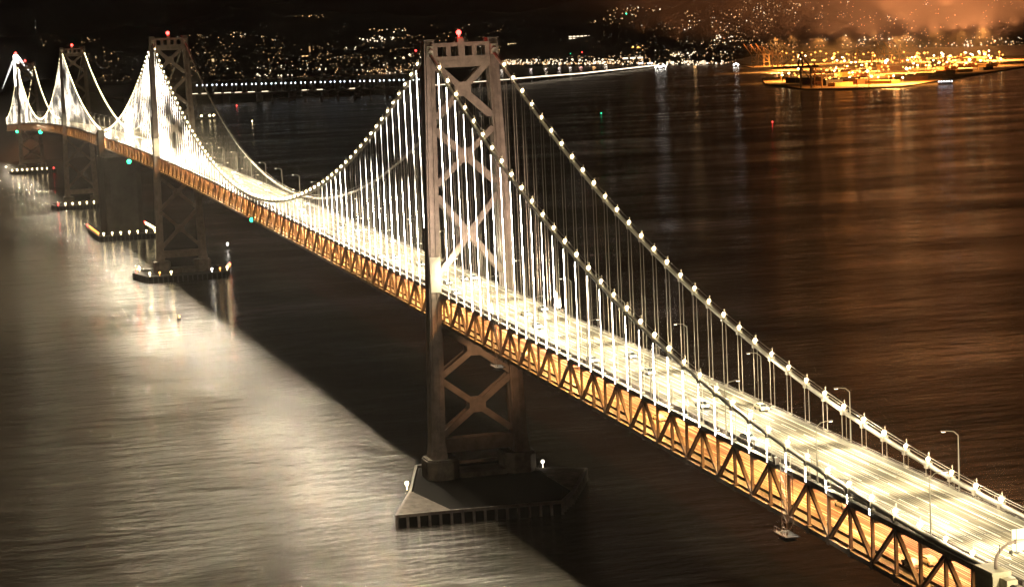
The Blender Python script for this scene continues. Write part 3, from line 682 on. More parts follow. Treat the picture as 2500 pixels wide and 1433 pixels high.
# ------------------------------------------------------------------ cars with their lamps on
def make_car(paint):
    c = empty('car', (0, 0, 0), '', 'car')
    prof = [(-2.2, .35), (-2.25, .85), (-1.45, 1.0), (-.75, 1.42), (.95, 1.45), (1.75, 1.02), (2.2, .95), (2.25, .4)]
    W = .86; k = [(x, -W if z < 1.1 else -W+.16, z) for x, z in prof]; j = [(x, -y, z) for x, y, z in k]
    MB().loft([k, j]).build('body', paint, c, local=True)
    gl = MB()
    for s in (-1, 1): gl.poly([(-1.25, s*(W-.02), 1.04), (-.72, s*(W-.10), 1.36), (.9, s*(W-.10), 1.38), (1.5, s*(W-.02), 1.04)][::s])
    gl.poly([(-1.42, -.7, 1.03), (-1.42, .7, 1.03), (-.80, .62, 1.42), (-.80, -.62, 1.42)]); gl.build('windows', GLASS, c, local=True)
    for x in (-1.4, 1.4):
        for s in (-1, 1): MB().tube([(x, s*(W-.12), .33), (x, s*(W+.06), .33)], .33, 10).build('wheel', TYRE, c, local=True)
    for s in (-1, 1):
        MB().box((-2.32, s*.62-.17, .6), (-2.2, s*.62+.17, .82)).build('headlight', HEAD, c, local=True)
        MB().box((2.2, s*.64-.16, .7), (2.30, s*.64+.16, .88)).build('tail_light', TAIL, c, local=True)
    return c
protos = [make_car(p) for p in CARP]
kids = [list(bpy.data.objects[i] for i in [o.name for o in bpy.data.objects if o.parent == p]) for p in protos]
usedp = set()
def place_car(k, x, y, z, slope, flip, label, group):
    if k not in usedp: usedp.add(k); o = protos[k]
    else:
        o = protos[k].copy(); COL.objects.link(o)
        for ch in kids[k]: q = ch.copy(); COL.objects.link(q); q.parent = o
    o.location = (x, y, z); o.rotation_euler = (0, -slope if not flip else slope, math.pi if flip else 0)
    o['label'] = label; o['category'] = 'car'; o['group'] = group
rc = random.Random(3)
cn = ['white', 'silver', 'cream']
for li, y in enumerate(LANES):
    x = 110+rc.random()*120; q = 0
    while x < 1380:
        q += 1; k = rc.randrange(3); sl = math.atan((zd(x+1)-zd(x-1))/2)
        place_car(k, x, y+rc.uniform(-.2, .2), zd(x)+.305, sl, False, '%s car, %s from the gantry in the %s upper lane from the near parapet' % (cn[k], nth(q), nth(5-li)), 'cars with lit headlights on the upper deck')
        light('SPOT', 'headlight_beam', (x-2.6, y, zd(x)+1.0), 1300, (1, .93, .8), None, size=.25, angle=R(70), blend=.8, aim=(x-14, y, zd(x-14)+.2))
        x += rc.uniform(70, 170)
for li, y in enumerate(LANES):
    x = 20+rc.random()*70; q = 0
    while x < 700:
        q += 1; k = rc.randrange(3); sl = math.atan((zd(x+1)-zd(x-1))/2)
        place_car(k, x, y, zd(x)-TD+1.51, sl, True, '%s car, %s in the %s lower lane from the near truss' % (cn[k], nth(q), nth(5-li)), 'cars with red tail lights on the lower deck')
        x += rc.uniform(120, 300)

# lamps added beside the road to brighten the nearest towers
for tx, pw in ((X2, 2.1e5), (X3, 6e3)):
    for s in (1, -1):
        fl = empty('fill_lamp', (tx-62, s*10.2, zd(tx-62)+1.2), ('floodlight added on the %s parapet to brighten the %s tower' % ('near' if s > 0 else 'far', 'nearest' if tx == X2 else 'second')), 'fill_lamp', 'added lamps that brighten the towers')
        MB().box((tx-62.4, s*10.2-.4, zd(tx-62)+1.0), (tx-61.8, s*10.2+.4, zd(tx-62)+1.7)).build('housing', STEEL_D, fl)
        light('SPOT', 'tower_fill_beam', (tx-61.5, s*10.2, zd(tx-62)+1.6), pw, (1, .74, .56), fl, size=.3, angle=R(62), blend=.7, aim=(tx, s*5, zd(tx)+42))
for tx, pw in ((X2, 2.4e4), (X3, 900)):  # lamps added under the deck to brighten the tower legs
    e = empty('underdeck_fill', (tx-34, 0, zd(tx-34)-TD-2.2), 'added lamp under the deck brightening the legs of the %s tower' % ('nearest' if tx == X2 else 'second'), 'lamp')
    MB().box((tx-34.5, -.6, zd(tx-34)-TD-1.6), (tx-33.5, .6, zd(tx-34)-TD-.5)).build('housing', STEEL_D, e)
    light('SPOT', 'underdeck_fill_beam', (tx-33, 0, zd(tx-34)-TD-2.2), pw, (1, .56, .28), e, size=.4, angle=R(52), blend=.8, aim=(tx, -1, 33))
# lamp at the foot of each near leg over the deck
for tx, lb in ((X2, 'bright deck lamp on the near leg of the nearest tower'), (X3, 'bright deck lamp on the near leg of the second tower')):
    e = empty('leg_lamp', (tx-4.2, 8.2, zd(tx)+7.5), lb, 'lamp'); MB().box((tx-4.6, 8.0, zd(tx)+7.3), (tx-4.0, 8.6, zd(tx)+7.9)).build('housing', STEEL, e)
    MB().box((tx-4.9, 8.05, zd(tx)+7.35), (tx-4.61, 8.55, zd(tx)+7.85)).build('lens', WHITE, e)
    light('POINT', 'leg_lamp_light', (tx-6.4, 7.6, zd(tx)+6.5), 2600, (1, .82, .5), e, size=.4)

# ------------------------------------------------------------------ water
wm = bpy.data.materials.new('bay_water'); wm.use_nodes = True; n = wm.node_tree; b_ = n.nodes['Principled BSDF']; L = n.links
b_.inputs['Base Color'].default_value = (.046, .040, .029, 1); b_.inputs['Roughness'].default_value = .16; b_.inputs['IOR'].default_value = 1.42
g_ = n.nodes.new('ShaderNodeNewGeometry')
def wn(sc, rot, det=4, rg=.6):
    mp = n.nodes.new('ShaderNodeMapping'); mp.inputs['Scale'].default_value = sc; mp.inputs['Rotation'].default_value = (0, 0, rot); L.new(g_.outputs['Position'], mp.inputs[0])
    t = n.nodes.new('ShaderNodeTexNoise'); t.inputs['Scale'].default_value = 1; t.inputs['Detail'].default_value = det; t.inputs['Roughness'].default_value = rg; L.new(mp.outputs[0], t.inputs['Vector']); return t
a1 = wn((.17, .05, .2), .27, 7, .62); a2 = wn((.045, .018, .03), .2, 4); a3 = wn((.009, .004, .01), .15, 4)
mA = n.nodes.new('ShaderNodeMath'); mA.operation = 'MULTIPLY_ADD'; mA.inputs[1].default_value = 2.4; L.new(a2.outputs[0], mA.inputs[0]); L.new(a1.outputs[0], mA.inputs[2])
bp = n.nodes.new('ShaderNodeBump'); bp.inputs['Strength'].default_value = 1; bp.inputs['Distance'].default_value = 2.6
L.new(mA.outputs[0], bp.inputs['Height']); L.new(bp.outputs[0], b_.inputs['Normal'])
rr_ = n.nodes.new('ShaderNodeMapRange'); rr_.inputs['From Min'].default_value = .35; rr_.inputs['From Max'].default_value = .65; rr_.inputs['To Min'].default_value = .11; rr_.inputs['To Max'].default_value = .25
L.new(a3.outputs[0], rr_.inputs['Value']); L.new(rr_.outputs[0], b_.inputs['Roughness'])
wmb = MB().poly([(-3000, -14000, 0), (30000, -14000, 0), (30000, 9000, 0), (-3000, 9000, 0)]); struct(wmb.build('water', wm))

# ------------------------------------------------------------------ far land and hills
def az_u(p):       # picture column of a ground direction, used as an azimuth measure
    d = p-CAM; k = d.dot(FW); return 1250+FPX*d.dot(RT)/k
SHORE = [(-900, 226), (240, 209), (480, 200), (700, 190), (1000, 180), (1228, 163), (1500, 161), (1750, 160), (1900, 128), (2500, 110), (3400, 96)]
CREST = [(-900, 330), (0, 330), (300, 335), (750, 470), (1000, 380), (1250, 330), (1500, 470), (2000, 440), (2500, 400), (3400, 380)]
def lerp(t, u):
    for (a, p), (c, q) in zip(t, t[1:]):
        if u <= c: return p+(q-p)*max(0, (u-a))/(c-a)
    return t[-1][1]
def col_dir(u):
    d = FW*FPX+RT*(u-1250); d = Vector((d.x, d.y, 0)).normalized(); return d
def shore_r(u):
    p = at_z(u, lerp(SHORE, u), 0); return (Vector((p.x, p.y, 0))-Vector((CAM.x, CAM.y, 0))).length
def hgt(u, r, s):
    t = (r-s)/(18000-s); base = 4+10*max(0, t)
    k = min(1, max(0, (t-.22)/.78)); k = k*k*(3-2*k)
    nn = noise.fractal(Vector((u*.006, r*.0006, 0)), 1.0, 2.0, 4)
    return base + lerp(CREST, u)*k*(1+.28*nn)
hm = MB(); US = list(range(-900, 3401, 50)); NR = 30; tops = {}
for iu, u in enumerate(US):
    s = shore_r(u); d = col_dir(u)
    for j in range(NR+1):
        r = s+(18500-s)*j/NR; z = hgt(u, r, s) if j else -2
        if j > NR-2: z = hgt(u, r, s)*.8
        hm.v.append((CAM.x+d.x*r, CAM.y+d.y*r, z))
for iu in range(len(US)-1):
    for j in range(NR): a = iu*(NR+1)+j; hm.f.append((a, a+NR+1, a+NR+2, a+1))
struct(hm.build('hills', LAND, smooth=True))
def on_land(u, v):
    s = shore_r(u); d = ray(u, v); hd = math.hypot(d.x, d.y); r = s+20
    dk = (d-FW*0); 
    while r < 17500:
        z = CAM.z+d.z/hd*r
        if z <= hgt(u, r, s)+3: return Vector((CAM.x+d.x/hd*r, CAM.y+d.y/hd*r, z+2)), r
        r += 60
    return None, None
# island at the far end of the bridge
im = MB(); ic = Vector((2824+330, -60, 0)); ring = []
NA, NI = 40, 9
for j in range(NI):
    t = j/(NI-1)
    for i in range(NA):
        a = 2*math.pi*i/NA; rx, ry = 330*(1-t**1.5*.93), 230*(1-t**1.5*.93)
        nn = noise.noise(Vector((math.cos(a)*2, math.sin(a)*2, t*2)))
        im.v.append((ic.x+rx*math.cos(a)*(1+.15*nn), ic.y+ry*math.sin(a)*(1+.15*nn), -3+108*t*(1+.1*nn)))
for j in range(NI-1):
    for i in range(NA): i2 = (i+1) % NA; im.f.append((j*NA+i, j*NA+i2, (j+1)*NA+i2, (j+1)*NA+i))
im.f.append(tuple((NI-1)*NA+i for i in range(NA)))
tag(im.build('island_hill', LAND, smooth=True), 'dark wooded island hill', 'hill', kind='structure')
del im

# ------------------------------------------------------------------ city lights
rs = random.Random(11)
mats = [CITYW, CITYD, CITYC, RED, GREEN, ORANGE]
dots = [MB() for _ in mats]; seen = []
def dot(u, v, mi, px):
    p, r = on_land(u, v)
    if p is None: return
    s = px*r/FPX; seen.append((px, p, s, mi))
def cluster(u0, v0, u1, v1, nn, mi, px, slope=0):
    for _ in range(nn):
        for tries in range(30):
            u = rs.uniform(u0, u1); v = rs.uniform(v0, v1)+slope*(u-u0)
            if noise.noise(Vector((u*.03, v*.07, 3))) + .5*noise.noise(Vector((u*.09, v*.2, 9))) > rs.uniform(-.7, .3): break
        m_ = mi
        if mi < 2: m_ = rs.choice([0, 1, 1, 1, 2 if rs.random() < .25 else 0]) if mi == 1 else rs.choice([0, 0, 1, 2])
        dot(u, v, m_, px*rs.choice([.8, .9, 1, 1.1, 1.6]))
cluster(0, 95, 360, 200, 210, 1, 1.5); cluster(340, 85, 1040, 195, 330, 1, 1.5); cluster(360, 130, 1040, 180, 90, 0, 1.8)
cluster(560, 78, 760, 96, 45, 0, 1.8); cluster(710, 38, 790, 44, 10, 0, 1.7); cluster(780, 62, 845, 80, 26, 0, 1.8); cluster(900, 70, 990, 80, 14, 0, 1.7)
cluster(875, 96, 960, 112, 16, 2, 3.0, -.1); cluster(820, 108, 880, 125, 10, 2, 2.4); cluster(620, 160, 800, 172, 18, 2, 2.6); cluster(620, 182, 720, 188, 10, 2, 2.4); cluster(880, 160, 1010, 185, 60, 0, 1.8)
for u, v in ((965, 145), (985, 143), (1000, 135)): dot(u, v, 2, 5)
cluster(1210, 70, 1500, 135, 110, 1, 1.6); cluster(1430, 20, 1560, 60, 55, 0, 1.9); cluster(1500, 8, 1640, 28, 26, 0, 1.8); cluster(1560, 25, 1800, 75, 120, 0, 1.7)
cluster(1215, 138, 1600, 160, 190, 0, 2.2); cluster(1215, 146, 1520, 158, 90, 2, 2.6); cluster(1500, 100, 1800, 150, 120, 0, 1.8); cluster(1640, 128, 1700, 140, 14, 2, 3.2)
cluster(1600, 150, 1800, 160, 60, 2, 2.4)
cluster(1215, 150, 1900, 159, 240, 0, 2.0); cluster(0, 88, 1040, 200, 420, 1, 1.3); cluster(1050, 60, 1210, 130, 60, 1, 1.4); cluster(1210, 60, 1800, 140, 260, 1, 1.4); cluster(1800, 0, 2500, 120, 300, 1, 1.5)
for u, v in ((1545, 118), (1558, 118)): dot(u, v, 5, 6)
for u, v in ((1263, 131), (1421, 131), (1066, 140), (1015, 125)): dot(u, v, 3, 4.5)
for u, v in ((1529, 35), (1393, 134)): dot(u, v, 4, 3.5)
cluster(1800, 2, 2350, 95, 260, 1, 1.7); cluster(1800, 5, 2300, 70, 90, 0, 1.8); cluster(2060, 88, 2230, 100, 26, 2, 2.8); cluster(1800, 90, 2480, 118, 130, 0, 2.0); cluster(2350, 90, 2490, 130, 60, 0, 2.2)
cluster(1740, 90, 1790, 112, 14, 2, 2.6, -.2); cluster(2360, 110, 2440, 128, 10, 2, 4.0)
seen.sort(key=lambda t: -t[0])
where = ['warm', 'dim amber', 'white', 'red', 'green', 'orange']
def place_words(p):
    u = az_u(p)
    return 'hillside left of the tower' if u < 1050 else ('far shore right of the tower' if u < 1700 else 'hills behind the port')
big = sorted(seen[:200], key=lambda t: az_u(t[1])); ords = {}
for px, p, s, mi in big:
    key = (where[mi], place_words(p)); ords[key] = ords.get(key, 0)+1
    o = MB().octa((0, 0, 0), s*.62).build('city_lamp', mats[mi]); o.location = p
    tag(o, '%s bright %s lamp from the left on the %s' % (nth(ords[key]), *key), 'lamp', 'bright lamps on the %s' % place_words(p))
for px, p, s, mi in seen[200:]: dots[mi].octa(p, s*.62)
allm = MB(); idx = []
for mi, d in enumerate(dots):
    k = len(allm.v); allm.v += d.v; allm.f += [tuple(i+k for i in f) for f in d.f]; idx += [mi]*len(d.f)
o = allm.build('city_lights', None)
for m in mats: o.data.materials.append(m)
o.data.polygons.foreach_set('material_index', idx); tag(o, 'scattered warm house and street lights across the far hills', 'city lights', kind='stuff')

# lit buildings that stand out
def building(u, v, wpx, hpx, rows, cols, label, wall=CONC, tower=False, m=WINDOW):
    p, r = on_land(u, v)
    if p is None: return
    k = r/FPX; W, H = wpx*k, hpx*k; d = (p-CAM); d.z = 0; d.normalize(); sd = Vector((-d.y, d.x, 0)); D = max(12, W*.35)
    e = empty('lit_building', p, label, 'building')
    m1 = MB(); c0 = p - sd*W/2; 
    def bx(a0, a1, z0, z1, d0, d1, mb):
        q = [p+sd*a0+d*d0, p+sd*a1+d*d0, p+sd*a1+d*d1, p+sd*a0+d*d1]; mb.prism([(t.x, t.y) for t in q], p.z+z0, p.z+z1)
    bx(-W/2, W/2, -6, H, 0, D, m1)
    if tower: bx(-W*.18, W*.18, H, H*1.5, D*.2, D*.8, m1)
    m1.build('wall', wall, e)
    for i in range(rows):
        for j in range(cols):
            a = -W/2+W*(j+.15)/cols; c = -W/2+W*(j+.85)/cols; z0 = H*(i+.25)/rows; z1 = H*(i+.75)/rows
            m2 = MB(); bx(a, c, z0, z1, -1.2, -.1, m2); m2.build('window', m, e)
building(1416, 97, 56, 9, 2, 6, 'long white lit hotel with a small tower on the dark hillside', tower=True, m=CITYC)
building(1545, 147, 54, 7, 1, 3, 'long brightly lit white shed on the far shore', m=CITYC)
building(757, 135, 5, 26, 1, 1, 'slim pale lit bell tower among the hill lights', m=CITYD)
building(745, 141, 18, 5, 1, 2, 'low greenish lit building beside the slim bell tower', m=CITYW)
building(1645, 137, 20, 4, 1, 2, 'low yellow lit building on the far shore beside bright white lamps', m=WINDOW)
building(520, 152, 8, 7, 2, 1, 'small lit block on the left hillside behind the second tower', m=WINDOW)
building(1250, 112, 22, 5, 2, 4, 'low block with yellow windows just right of the nearest tower top', m=WINDOW)
for u, v, c in ((1564, 155, BLUEW), (1588, 155, BLUEW)):
    p = at_z(u, v+4, 0); k = (p-CAM).length/FPX
    e = empty('lit_barge', p, 'small vessel with cold white deck lights off the far shore, %s of two' % ('left' if u < 1570 else 'right'), 'boat')
    MB().box((p.x-6, p.y-7*k, 0), (p.x+20, p.y+7*k, 3)).build('hull', DARK, e); MB().box((p.x-2, p.y-5.5*k, 3), (p.x+8, p.y+5.5*k, 3+3.5*k)).build('lit_cabin', c, e)

# ------------------------------------------------------------------ long low causeway bridge across the far water
A = at_z(-150, 268-14, 30); Bp = at_z(470, 232, 28); Cc = at_z(1030, 213, 18); Dd = at_z(1420, 182, 6); Ee = at_z(1600, 162, 4)
e = empty('causeway_bridge', (Cc.x, Cc.y, 0), 'long low road bridge with a thin lit deck crossing the far water', 'bridge')
def cway(name, pts, w_, h_, m, dz=0, dy=0):
    mb = MB()
    for p, q in zip(pts, pts[1:]): mb.bar(p+Vector((dy, 0, dz)), q+Vector((dy, 0, dz)), w_, h_, (0, 0, 1))
    return mb.build(name, m, e)
LINE = [A, Bp, Cc, Dd, Ee]
mb = MB()
for p, q in zip(LINE, LINE[1:]): mb.bar(p, q, 3.0, 24, (0, 0, 1))
mb.build('deck', CONC, e)
pr = MB()
for p, q in zip(LINE, LINE[1:]):
    kk = int((q-p).length/90)
    for i in range(kk): t = p+(q-p)*(i/kk); pr.box((t.x-4, t.y-9, -3), (t.x+4, t.y+9, t.z-1.5))
pr.build('piers', CONC, e)['kind'] = 'stuff'
# line of lit traffic lamps along its parapet
dl = MB(); rs2 = random.Random(4)
for si, (p, q) in enumerate(zip(LINE[1:], LINE[2:])):
    nseg = int((q-p).length/(26 if si != 0 else 30))
    for i in range(nseg):
        t = p+(q-p)*((i+rs2.random()*.5)/nseg); u = az_u(t)
        if 640 < u < 1040 and rs2.random() < .75: continue
        dl.box((t.x-14, t.y-9, t.z+2.0), (t.x-12, t.y+9, t.z+3.4+(1.6 if u > 1250 else 0)))
o = dl.build('parapet_lamps', CITYC, e); o['kind'] = 'stuff'
# old truss spans, dark, in front
ot = MB()
for i in range(9):
    p = at_z(665+40*i, 240-1.2*i, 12); q = at_z(665+40*i+34, 240-1.2*i-1, 12)
    a, c = p+Vector((0, 0, 14)), q+Vector((0, 0, 14)); mid = (p+q)/2+Vector((0, 0, 26))
    ot.bar(p, q, 2, 2, (0, 0, 1)); ot.bar(a, mid, 1.6, 1.6, (0, 0, 1)); ot.bar(mid, c, 1.6, 1.6, (0, 0, 1)); ot.bar(p, a, 1.6, 1.6, (1, 0, 0)); ot.bar(a, q, 1.4, 1.4, (0, 0, 1))
    ot.box((p.x-3, p.y-3, -3), (p.x+3, p.y+3, p.z))
tag(ot.build('old_truss_bridge', STEEL_D), 'row of dark old truss spans in front of the long causeway', 'bridge')
# lamp standards along the causeway
k = 0
for i in range(46):
    u = 482+i*12.0+ (i % 2)*2; v = lerp([(470, 232), (1030, 211)], u)
    p = at_z(u, v, 27-9*(u-470)/560.); kk = (p-CAM).length/FPX
    o = empty('lamp_standard', p, '%s lamp standard from the second tower along the causeway' % nth(i+1), 'street lamp', 'lamp standards along the causeway')
    hpx = 22-6*(u-470)/560.
    MB().bar(p, p+Vector((0, 0, hpx*kk)), .9, .9).build('pole', PARAPET, o)
    m_ = MB(); m_.octa(p+Vector((0, 0, hpx*kk)), 1.5*kk, 2.3*kk); m_.build('lamp', BLUEW, o)

# white single tower bridge beyond the island
tb = at_z(38, 135, 160); tb = CAM+(tb-CAM)*(4900/(tb-CAM).length)
tb = Vector((tb.x, tb.y, 0)); kk = 4900/FPX; ztop = CAM.z + (UP*0).z + (153-136)*kk
e = empty('cable_tower_bridge', tb, 'white floodlit single tower bridge with splayed cables behind the farthest tower', 'bridge')
m = MB(); 
for s in (-1, 1): m.bar((tb.x+s*4, tb.y+s*7*kk, -3), (tb.x+s*2, tb.y+s*3.2*kk, ztop), 4.2*kk, 4.2*kk, (1, 0, 0))
m.build('tower', WHITE, e)  # tower surface glows by itself in place of floodlighting
LITE = mat('glowing_cable', (1, 1, 1), .5, emit=(1, .94, .88), estr=.75, sample='NONE')  # floodlight glow put into the cables as emission
side = (Vector((tb.x, tb.y, 0))-Vector((CAM.x, CAM.y, 0))).normalized(); sv = Vector((-side.y, side.x, 0))
for i in range(9):
    t = i/8
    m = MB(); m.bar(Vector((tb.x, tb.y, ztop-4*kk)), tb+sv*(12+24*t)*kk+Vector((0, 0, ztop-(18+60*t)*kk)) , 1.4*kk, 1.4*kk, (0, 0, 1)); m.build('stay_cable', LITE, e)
    if t > .2:
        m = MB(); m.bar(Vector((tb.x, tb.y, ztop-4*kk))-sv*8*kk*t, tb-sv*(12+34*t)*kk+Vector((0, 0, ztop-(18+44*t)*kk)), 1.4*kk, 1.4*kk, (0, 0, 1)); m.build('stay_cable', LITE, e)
m = MB(); m.ball((tb.x, tb.y, ztop+4*kk), 3.2*kk); m.build('beacon', RED, e)

# ------------------------------------------------------------------ container port
front = [(1868, 204), (1965, 217), (2060, 216), (2200, 211), (2290, 197), (2400, 178), (2520, 160)]
back = [(2520, 136), (2300, 140), (1990, 141), (1880, 148), (1840, 156), (1800, 160), (1880, 172), (2000, 178), (1960, 186), (1860, 192)]
pts = [at_z(u, v, 3.5) for u, v in front+back]
quay = MB().prism([(p.x, p.y) for p in pts][::-1], -3, 3.5); struct(quay.build('ground', YARD))
rp = random.Random(5)
CR = CRANE
def crane(u, v, hpx, label, boom_up, m=CRANE, flip=1):
    p = at_z(u, v, 3.5); k = (p-CAM).length/FPX; H = hpx*k; d = (p-CAM); d.z = 0; d.normalize(); sd = Vector((-d.y, d.x, 0))*flip
    e = empty('container_crane', p, label, 'crane', 'gantry cranes of the container port')
    g = .30*H; q = .22*H; base = p
    lt = H*.028+1.2
    legs = MB()
    for a in (-g/2, g/2):
        for c in (-q/2, q/2): legs.bar(base+sd*a+d*c, base+sd*a*.9+d*c+Vector((0, 0, H*.62)), lt, lt, (1, 0, 0))
    legs.build('legs', m, e)
    fr = MB()
    for c in (-q/2, q/2):
        fr.bar(base+sd*-g/2+d*c+Vector((0, 0, H*.22)), base+sd*g/2+d*c+Vector((0, 0, H*.22)), lt, lt, (0, 0, 1)); fr.bar(base+sd*-g/2+d*c+Vector((0, 0, H*.22)), base+sd*g/2*.9+d*c+Vector((0, 0, H*.58)), lt*.7, lt*.7, (0, 0, 1))
    for a in (-g/2, g/2): fr.bar(base+sd*a-d*q/2+Vector((0, 0, H*.6)), base+sd*a+d*q/2+Vector((0, 0, H*.6)), lt, lt, (0, 0, 1))
    fr.build('cross_frame', m, e)
    bmz = Vector((0, 0, H*.60)); apex = base+sd*g*.45+Vector((0, 0, H))
    gd = MB(); gd.bar(base-sd*g*1.2+bmz, base+sd*g*.5+bmz, lt*1.5, lt*1.2, (0, 0, 1)); gd.build('girder', m, e)
    ap = MB(); 
    for c in (-q*.3, q*.3): ap.bar(base+sd*g*.2+d*c+bmz, apex, lt*.8, lt*.8, (0, 0, 1)); ap.bar(base+sd*g*.7+d*c+bmz, apex, lt*.8, lt*.8, (0, 0, 1))
    ap.build('mast', m, e)
    hinge = base+sd*g*.5+bmz; tip = hinge+sd*H*.75 if not boom_up else hinge+sd*H*.42+Vector((0, 0, H*.62))
    bo = MB(); bo.bar(hinge, tip, lt*1.3, lt*1.1, (0, 0, 1)); bo.build('boom', m, e)
    ty = MB(); ty.bar(apex, hinge+(tip-hinge)*.8, lt*.35, lt*.35, (0, 0, 1)); ty.bar(apex, base-sd*g*1.1+bmz, lt*.35, lt*.35, (0, 0, 1)); ty.build('tie_rod', m, e)
    hs_ = MB(); hs_.box(tuple(base-sd*g*.8+bmz+Vector((-3*k, -3*k, 0))), tuple(base-sd*g*.8+bmz+Vector((3*k, 3*k, 4*k)))); hs_.build('machinery_house', m, e)
for i, (u, v, h, up_) in enumerate([(1842, 160, 42, 1), (1858, 160, 42, 1), (1872, 161, 44, 1), (1893, 163, 46, 1), (1905, 163, 44, 1), (1922, 164, 46, 1)]):
    crane(u, v, h, '%s crane from the left in the row with raised booms across the basin' % nth(i+1), up_)
crane(1968, 216, 86, 'large dark foreground crane with a bent boom reaching left over the quay', 0, CRANE_D)
crane(1998, 214, 60, 'orange crane just right of the large dark foreground crane', 1, CRANE)
for i, (u, v, h) in enumerate([(2088, 164, 42), (2136, 166, 54), (2165, 164, 50), (2188, 163, 50), (2204, 163, 50)]):
    crane(u, v, h, '%s crane from the left among the bright port lamps' % nth(i+1), i > 1, CRANE, -1 if i in (0, 1) else 1)
# straddle gantry in black
p = at_z(2107, 213, 3.5); k = (p-CAM).length/FPX; e = empty('yard_gantry', p, 'black rubber tyred gantry standing on the front quay', 'gantry')
d = (p-CAM); d.z = 0; d.normalize(); sd = Vector((-d.y, d.x, 0)); m = MB()
for a in (-14*k, 14*k):
    for c in (-4*k, 4*k): m.bar(p+sd*a+d*c, p+sd*a+d*c+Vector((0, 0, 24*k)), 1.6*k, 1.6*k, (1, 0, 0))
m.build('legs', CRANE_D, e); MB().bar(p-sd*15*k+Vector((0, 0, 24*k)), p+sd*15*k+Vector((0, 0, 24*k)), 2.5*k, 9*k, (0, 0, 1)).build('top_beam', CRANE_D, e)
# container stacks and sheds
CC = [mat('container_rust', (.22, .08, .03), .7, noise_amt=.3, nscale=.1), mat('container_ochre', (.4, .26, .08), .7, noise_amt=.3, nscale=.1), mat('container_dark', (.05, .05, .05), .7)]
names = ['rust red', 'ochre', 'dark']
cnt = {}
for i in range(70):
    u = rp.uniform(1900, 2420); vf = lerp(front, u); v = rp.uniform(max(146, vf-60), vf-4)
    if 1868 < u < 2010 and 160 < v < 190: continue
    p = at_z(u, v, 3.5); k_ = rp.randrange(3); L2 = rp.uniform(14, 45); H2 = rp.choice([5.2, 7.8, 10.4, 13]); W2_ = rp.uniform(6, 16); a = rp.choice([.3, .3+math.pi/2])
    q = [Vector((math.cos(a)*x-math.sin(a)*y+p.x, math.sin(a)*x+math.cos(a)*y+p.y)) for x, y in ((-L2, -W2_), (L2, -W2_), (L2, W2_), (-L2, W2_))]
    o = MB().prism([(t.x, t.y) for t in q], 3.5, 3.5+H2)
    for j in range(int(L2*2/13)):    # seams between boxes as raised ribs
        x = -L2+13*j; a0 = Vector((math.cos(a)*x-math.sin(a)*(-W2_)+p.x, math.sin(a)*x+math.cos(a)*(-W2_)+p.y, 0)); o.bar((a0.x, a0.y, 3.5), (a0.x, a0.y, 3.6+H2), .7, .7)
    o = o.build('container_stack', CC[k_])
    row = 'front quay' if v > vf-22 else ('middle yard' if v > vf-42 else 'back yard')
    third = 'left' if u < 2080 else ('middle' if u < 2250 else 'right')
    tag(o, '%s container stack in the %s part of the %s' % (names[k_], third, row), 'container stack', '%s stacks, %s part of the %s' % (names[k_], third, row))
# high mast lamps
nm = 0
for i in range(299):
    u = rp.uniform(1890, 2450); vf = lerp(front, u); tt = rp.random(); v = max(143, vf-6)-tt*max(4, (vf-6-143))
    if 1860 < u < 1965 and 168 < v < 188: continue
    p = at_z(u, v, 3.5); k = (p-CAM).length/FPX; hp = rp.uniform(13, 19)
    row = 'front' if tt < .3 else ('middle' if tt < .65 else 'back'); third = 'left' if u < 2080 else ('middle' if u < 2250 else 'right')
    e = empty('mast_lamp', p, 'orange high mast lamp in the %s rows on the %s side of the port' % (row, third), 'mast lamp', 'mast lamps, %s rows, %s side of the port' % (row, third))
    MB().bar(p, p+Vector((0, 0, hp*k)), .5*k, .5*k).build('mast', CRANE, e)
    big = rp.random() < .12
    MB().octa(p+Vector((0, 0, hp*k)), (4.2 if big else rp.uniform(2.0, 3.4))*k, (3.4 if big else 2.0)*k).build('lamp_head', ORANGE if rp.random() < .8 else WARM, e)
for u, v, pw in ((1890, 173, 1), (2058, 176, 1.3), (1995, 195, 1), (2205, 180, 1), (2393, 150, 1.6), (2130, 150, 1), (2280, 150, 1), (2180, 205, .8), (1930, 160, .7), (2340, 165, .8)):
    p = at_z(u, v, 3.5); light('POINT', 'mast_light', (p.x-20, p.y, 30), 2e4*pw, (1, .42, .13), None, size=5); light('SPOT', 'yard_light', (p.x-20, p.y, 110), 4.5e7*pw, (1, .38, .08), None, size=2, angle=R(150), blend=1, aim=(p.x-20, p.y, 0))
# upward spots added over and behind the port to make the haze glow
rf = random.Random(21)
for i in range(56):
    u = 1560+(i % 36)*29+rf.uniform(-14, 14); r_ = rf.uniform(10800, 15500) if i < 36 else rf.uniform(7600, 10500)
    if i >= 36: u = 1830+(i-36)*34+rf.uniform(-10, 10)
    pw = (.10+1.0*math.exp(-((u-2330)/210.)**2))*(1 if i < 36 else .30)
    p = CAM+col_dir(u)*r_; light('SPOT', 'haze_fill_spot', (p.x, p.y, hgt(u, r_, shore_r(u))+(70 if i < 36 else 45)), 7.0e7*pw, (1, .34, .11), None, size=10, angle=R(177), blend=1, aim=(p.x, p.y, 4000))
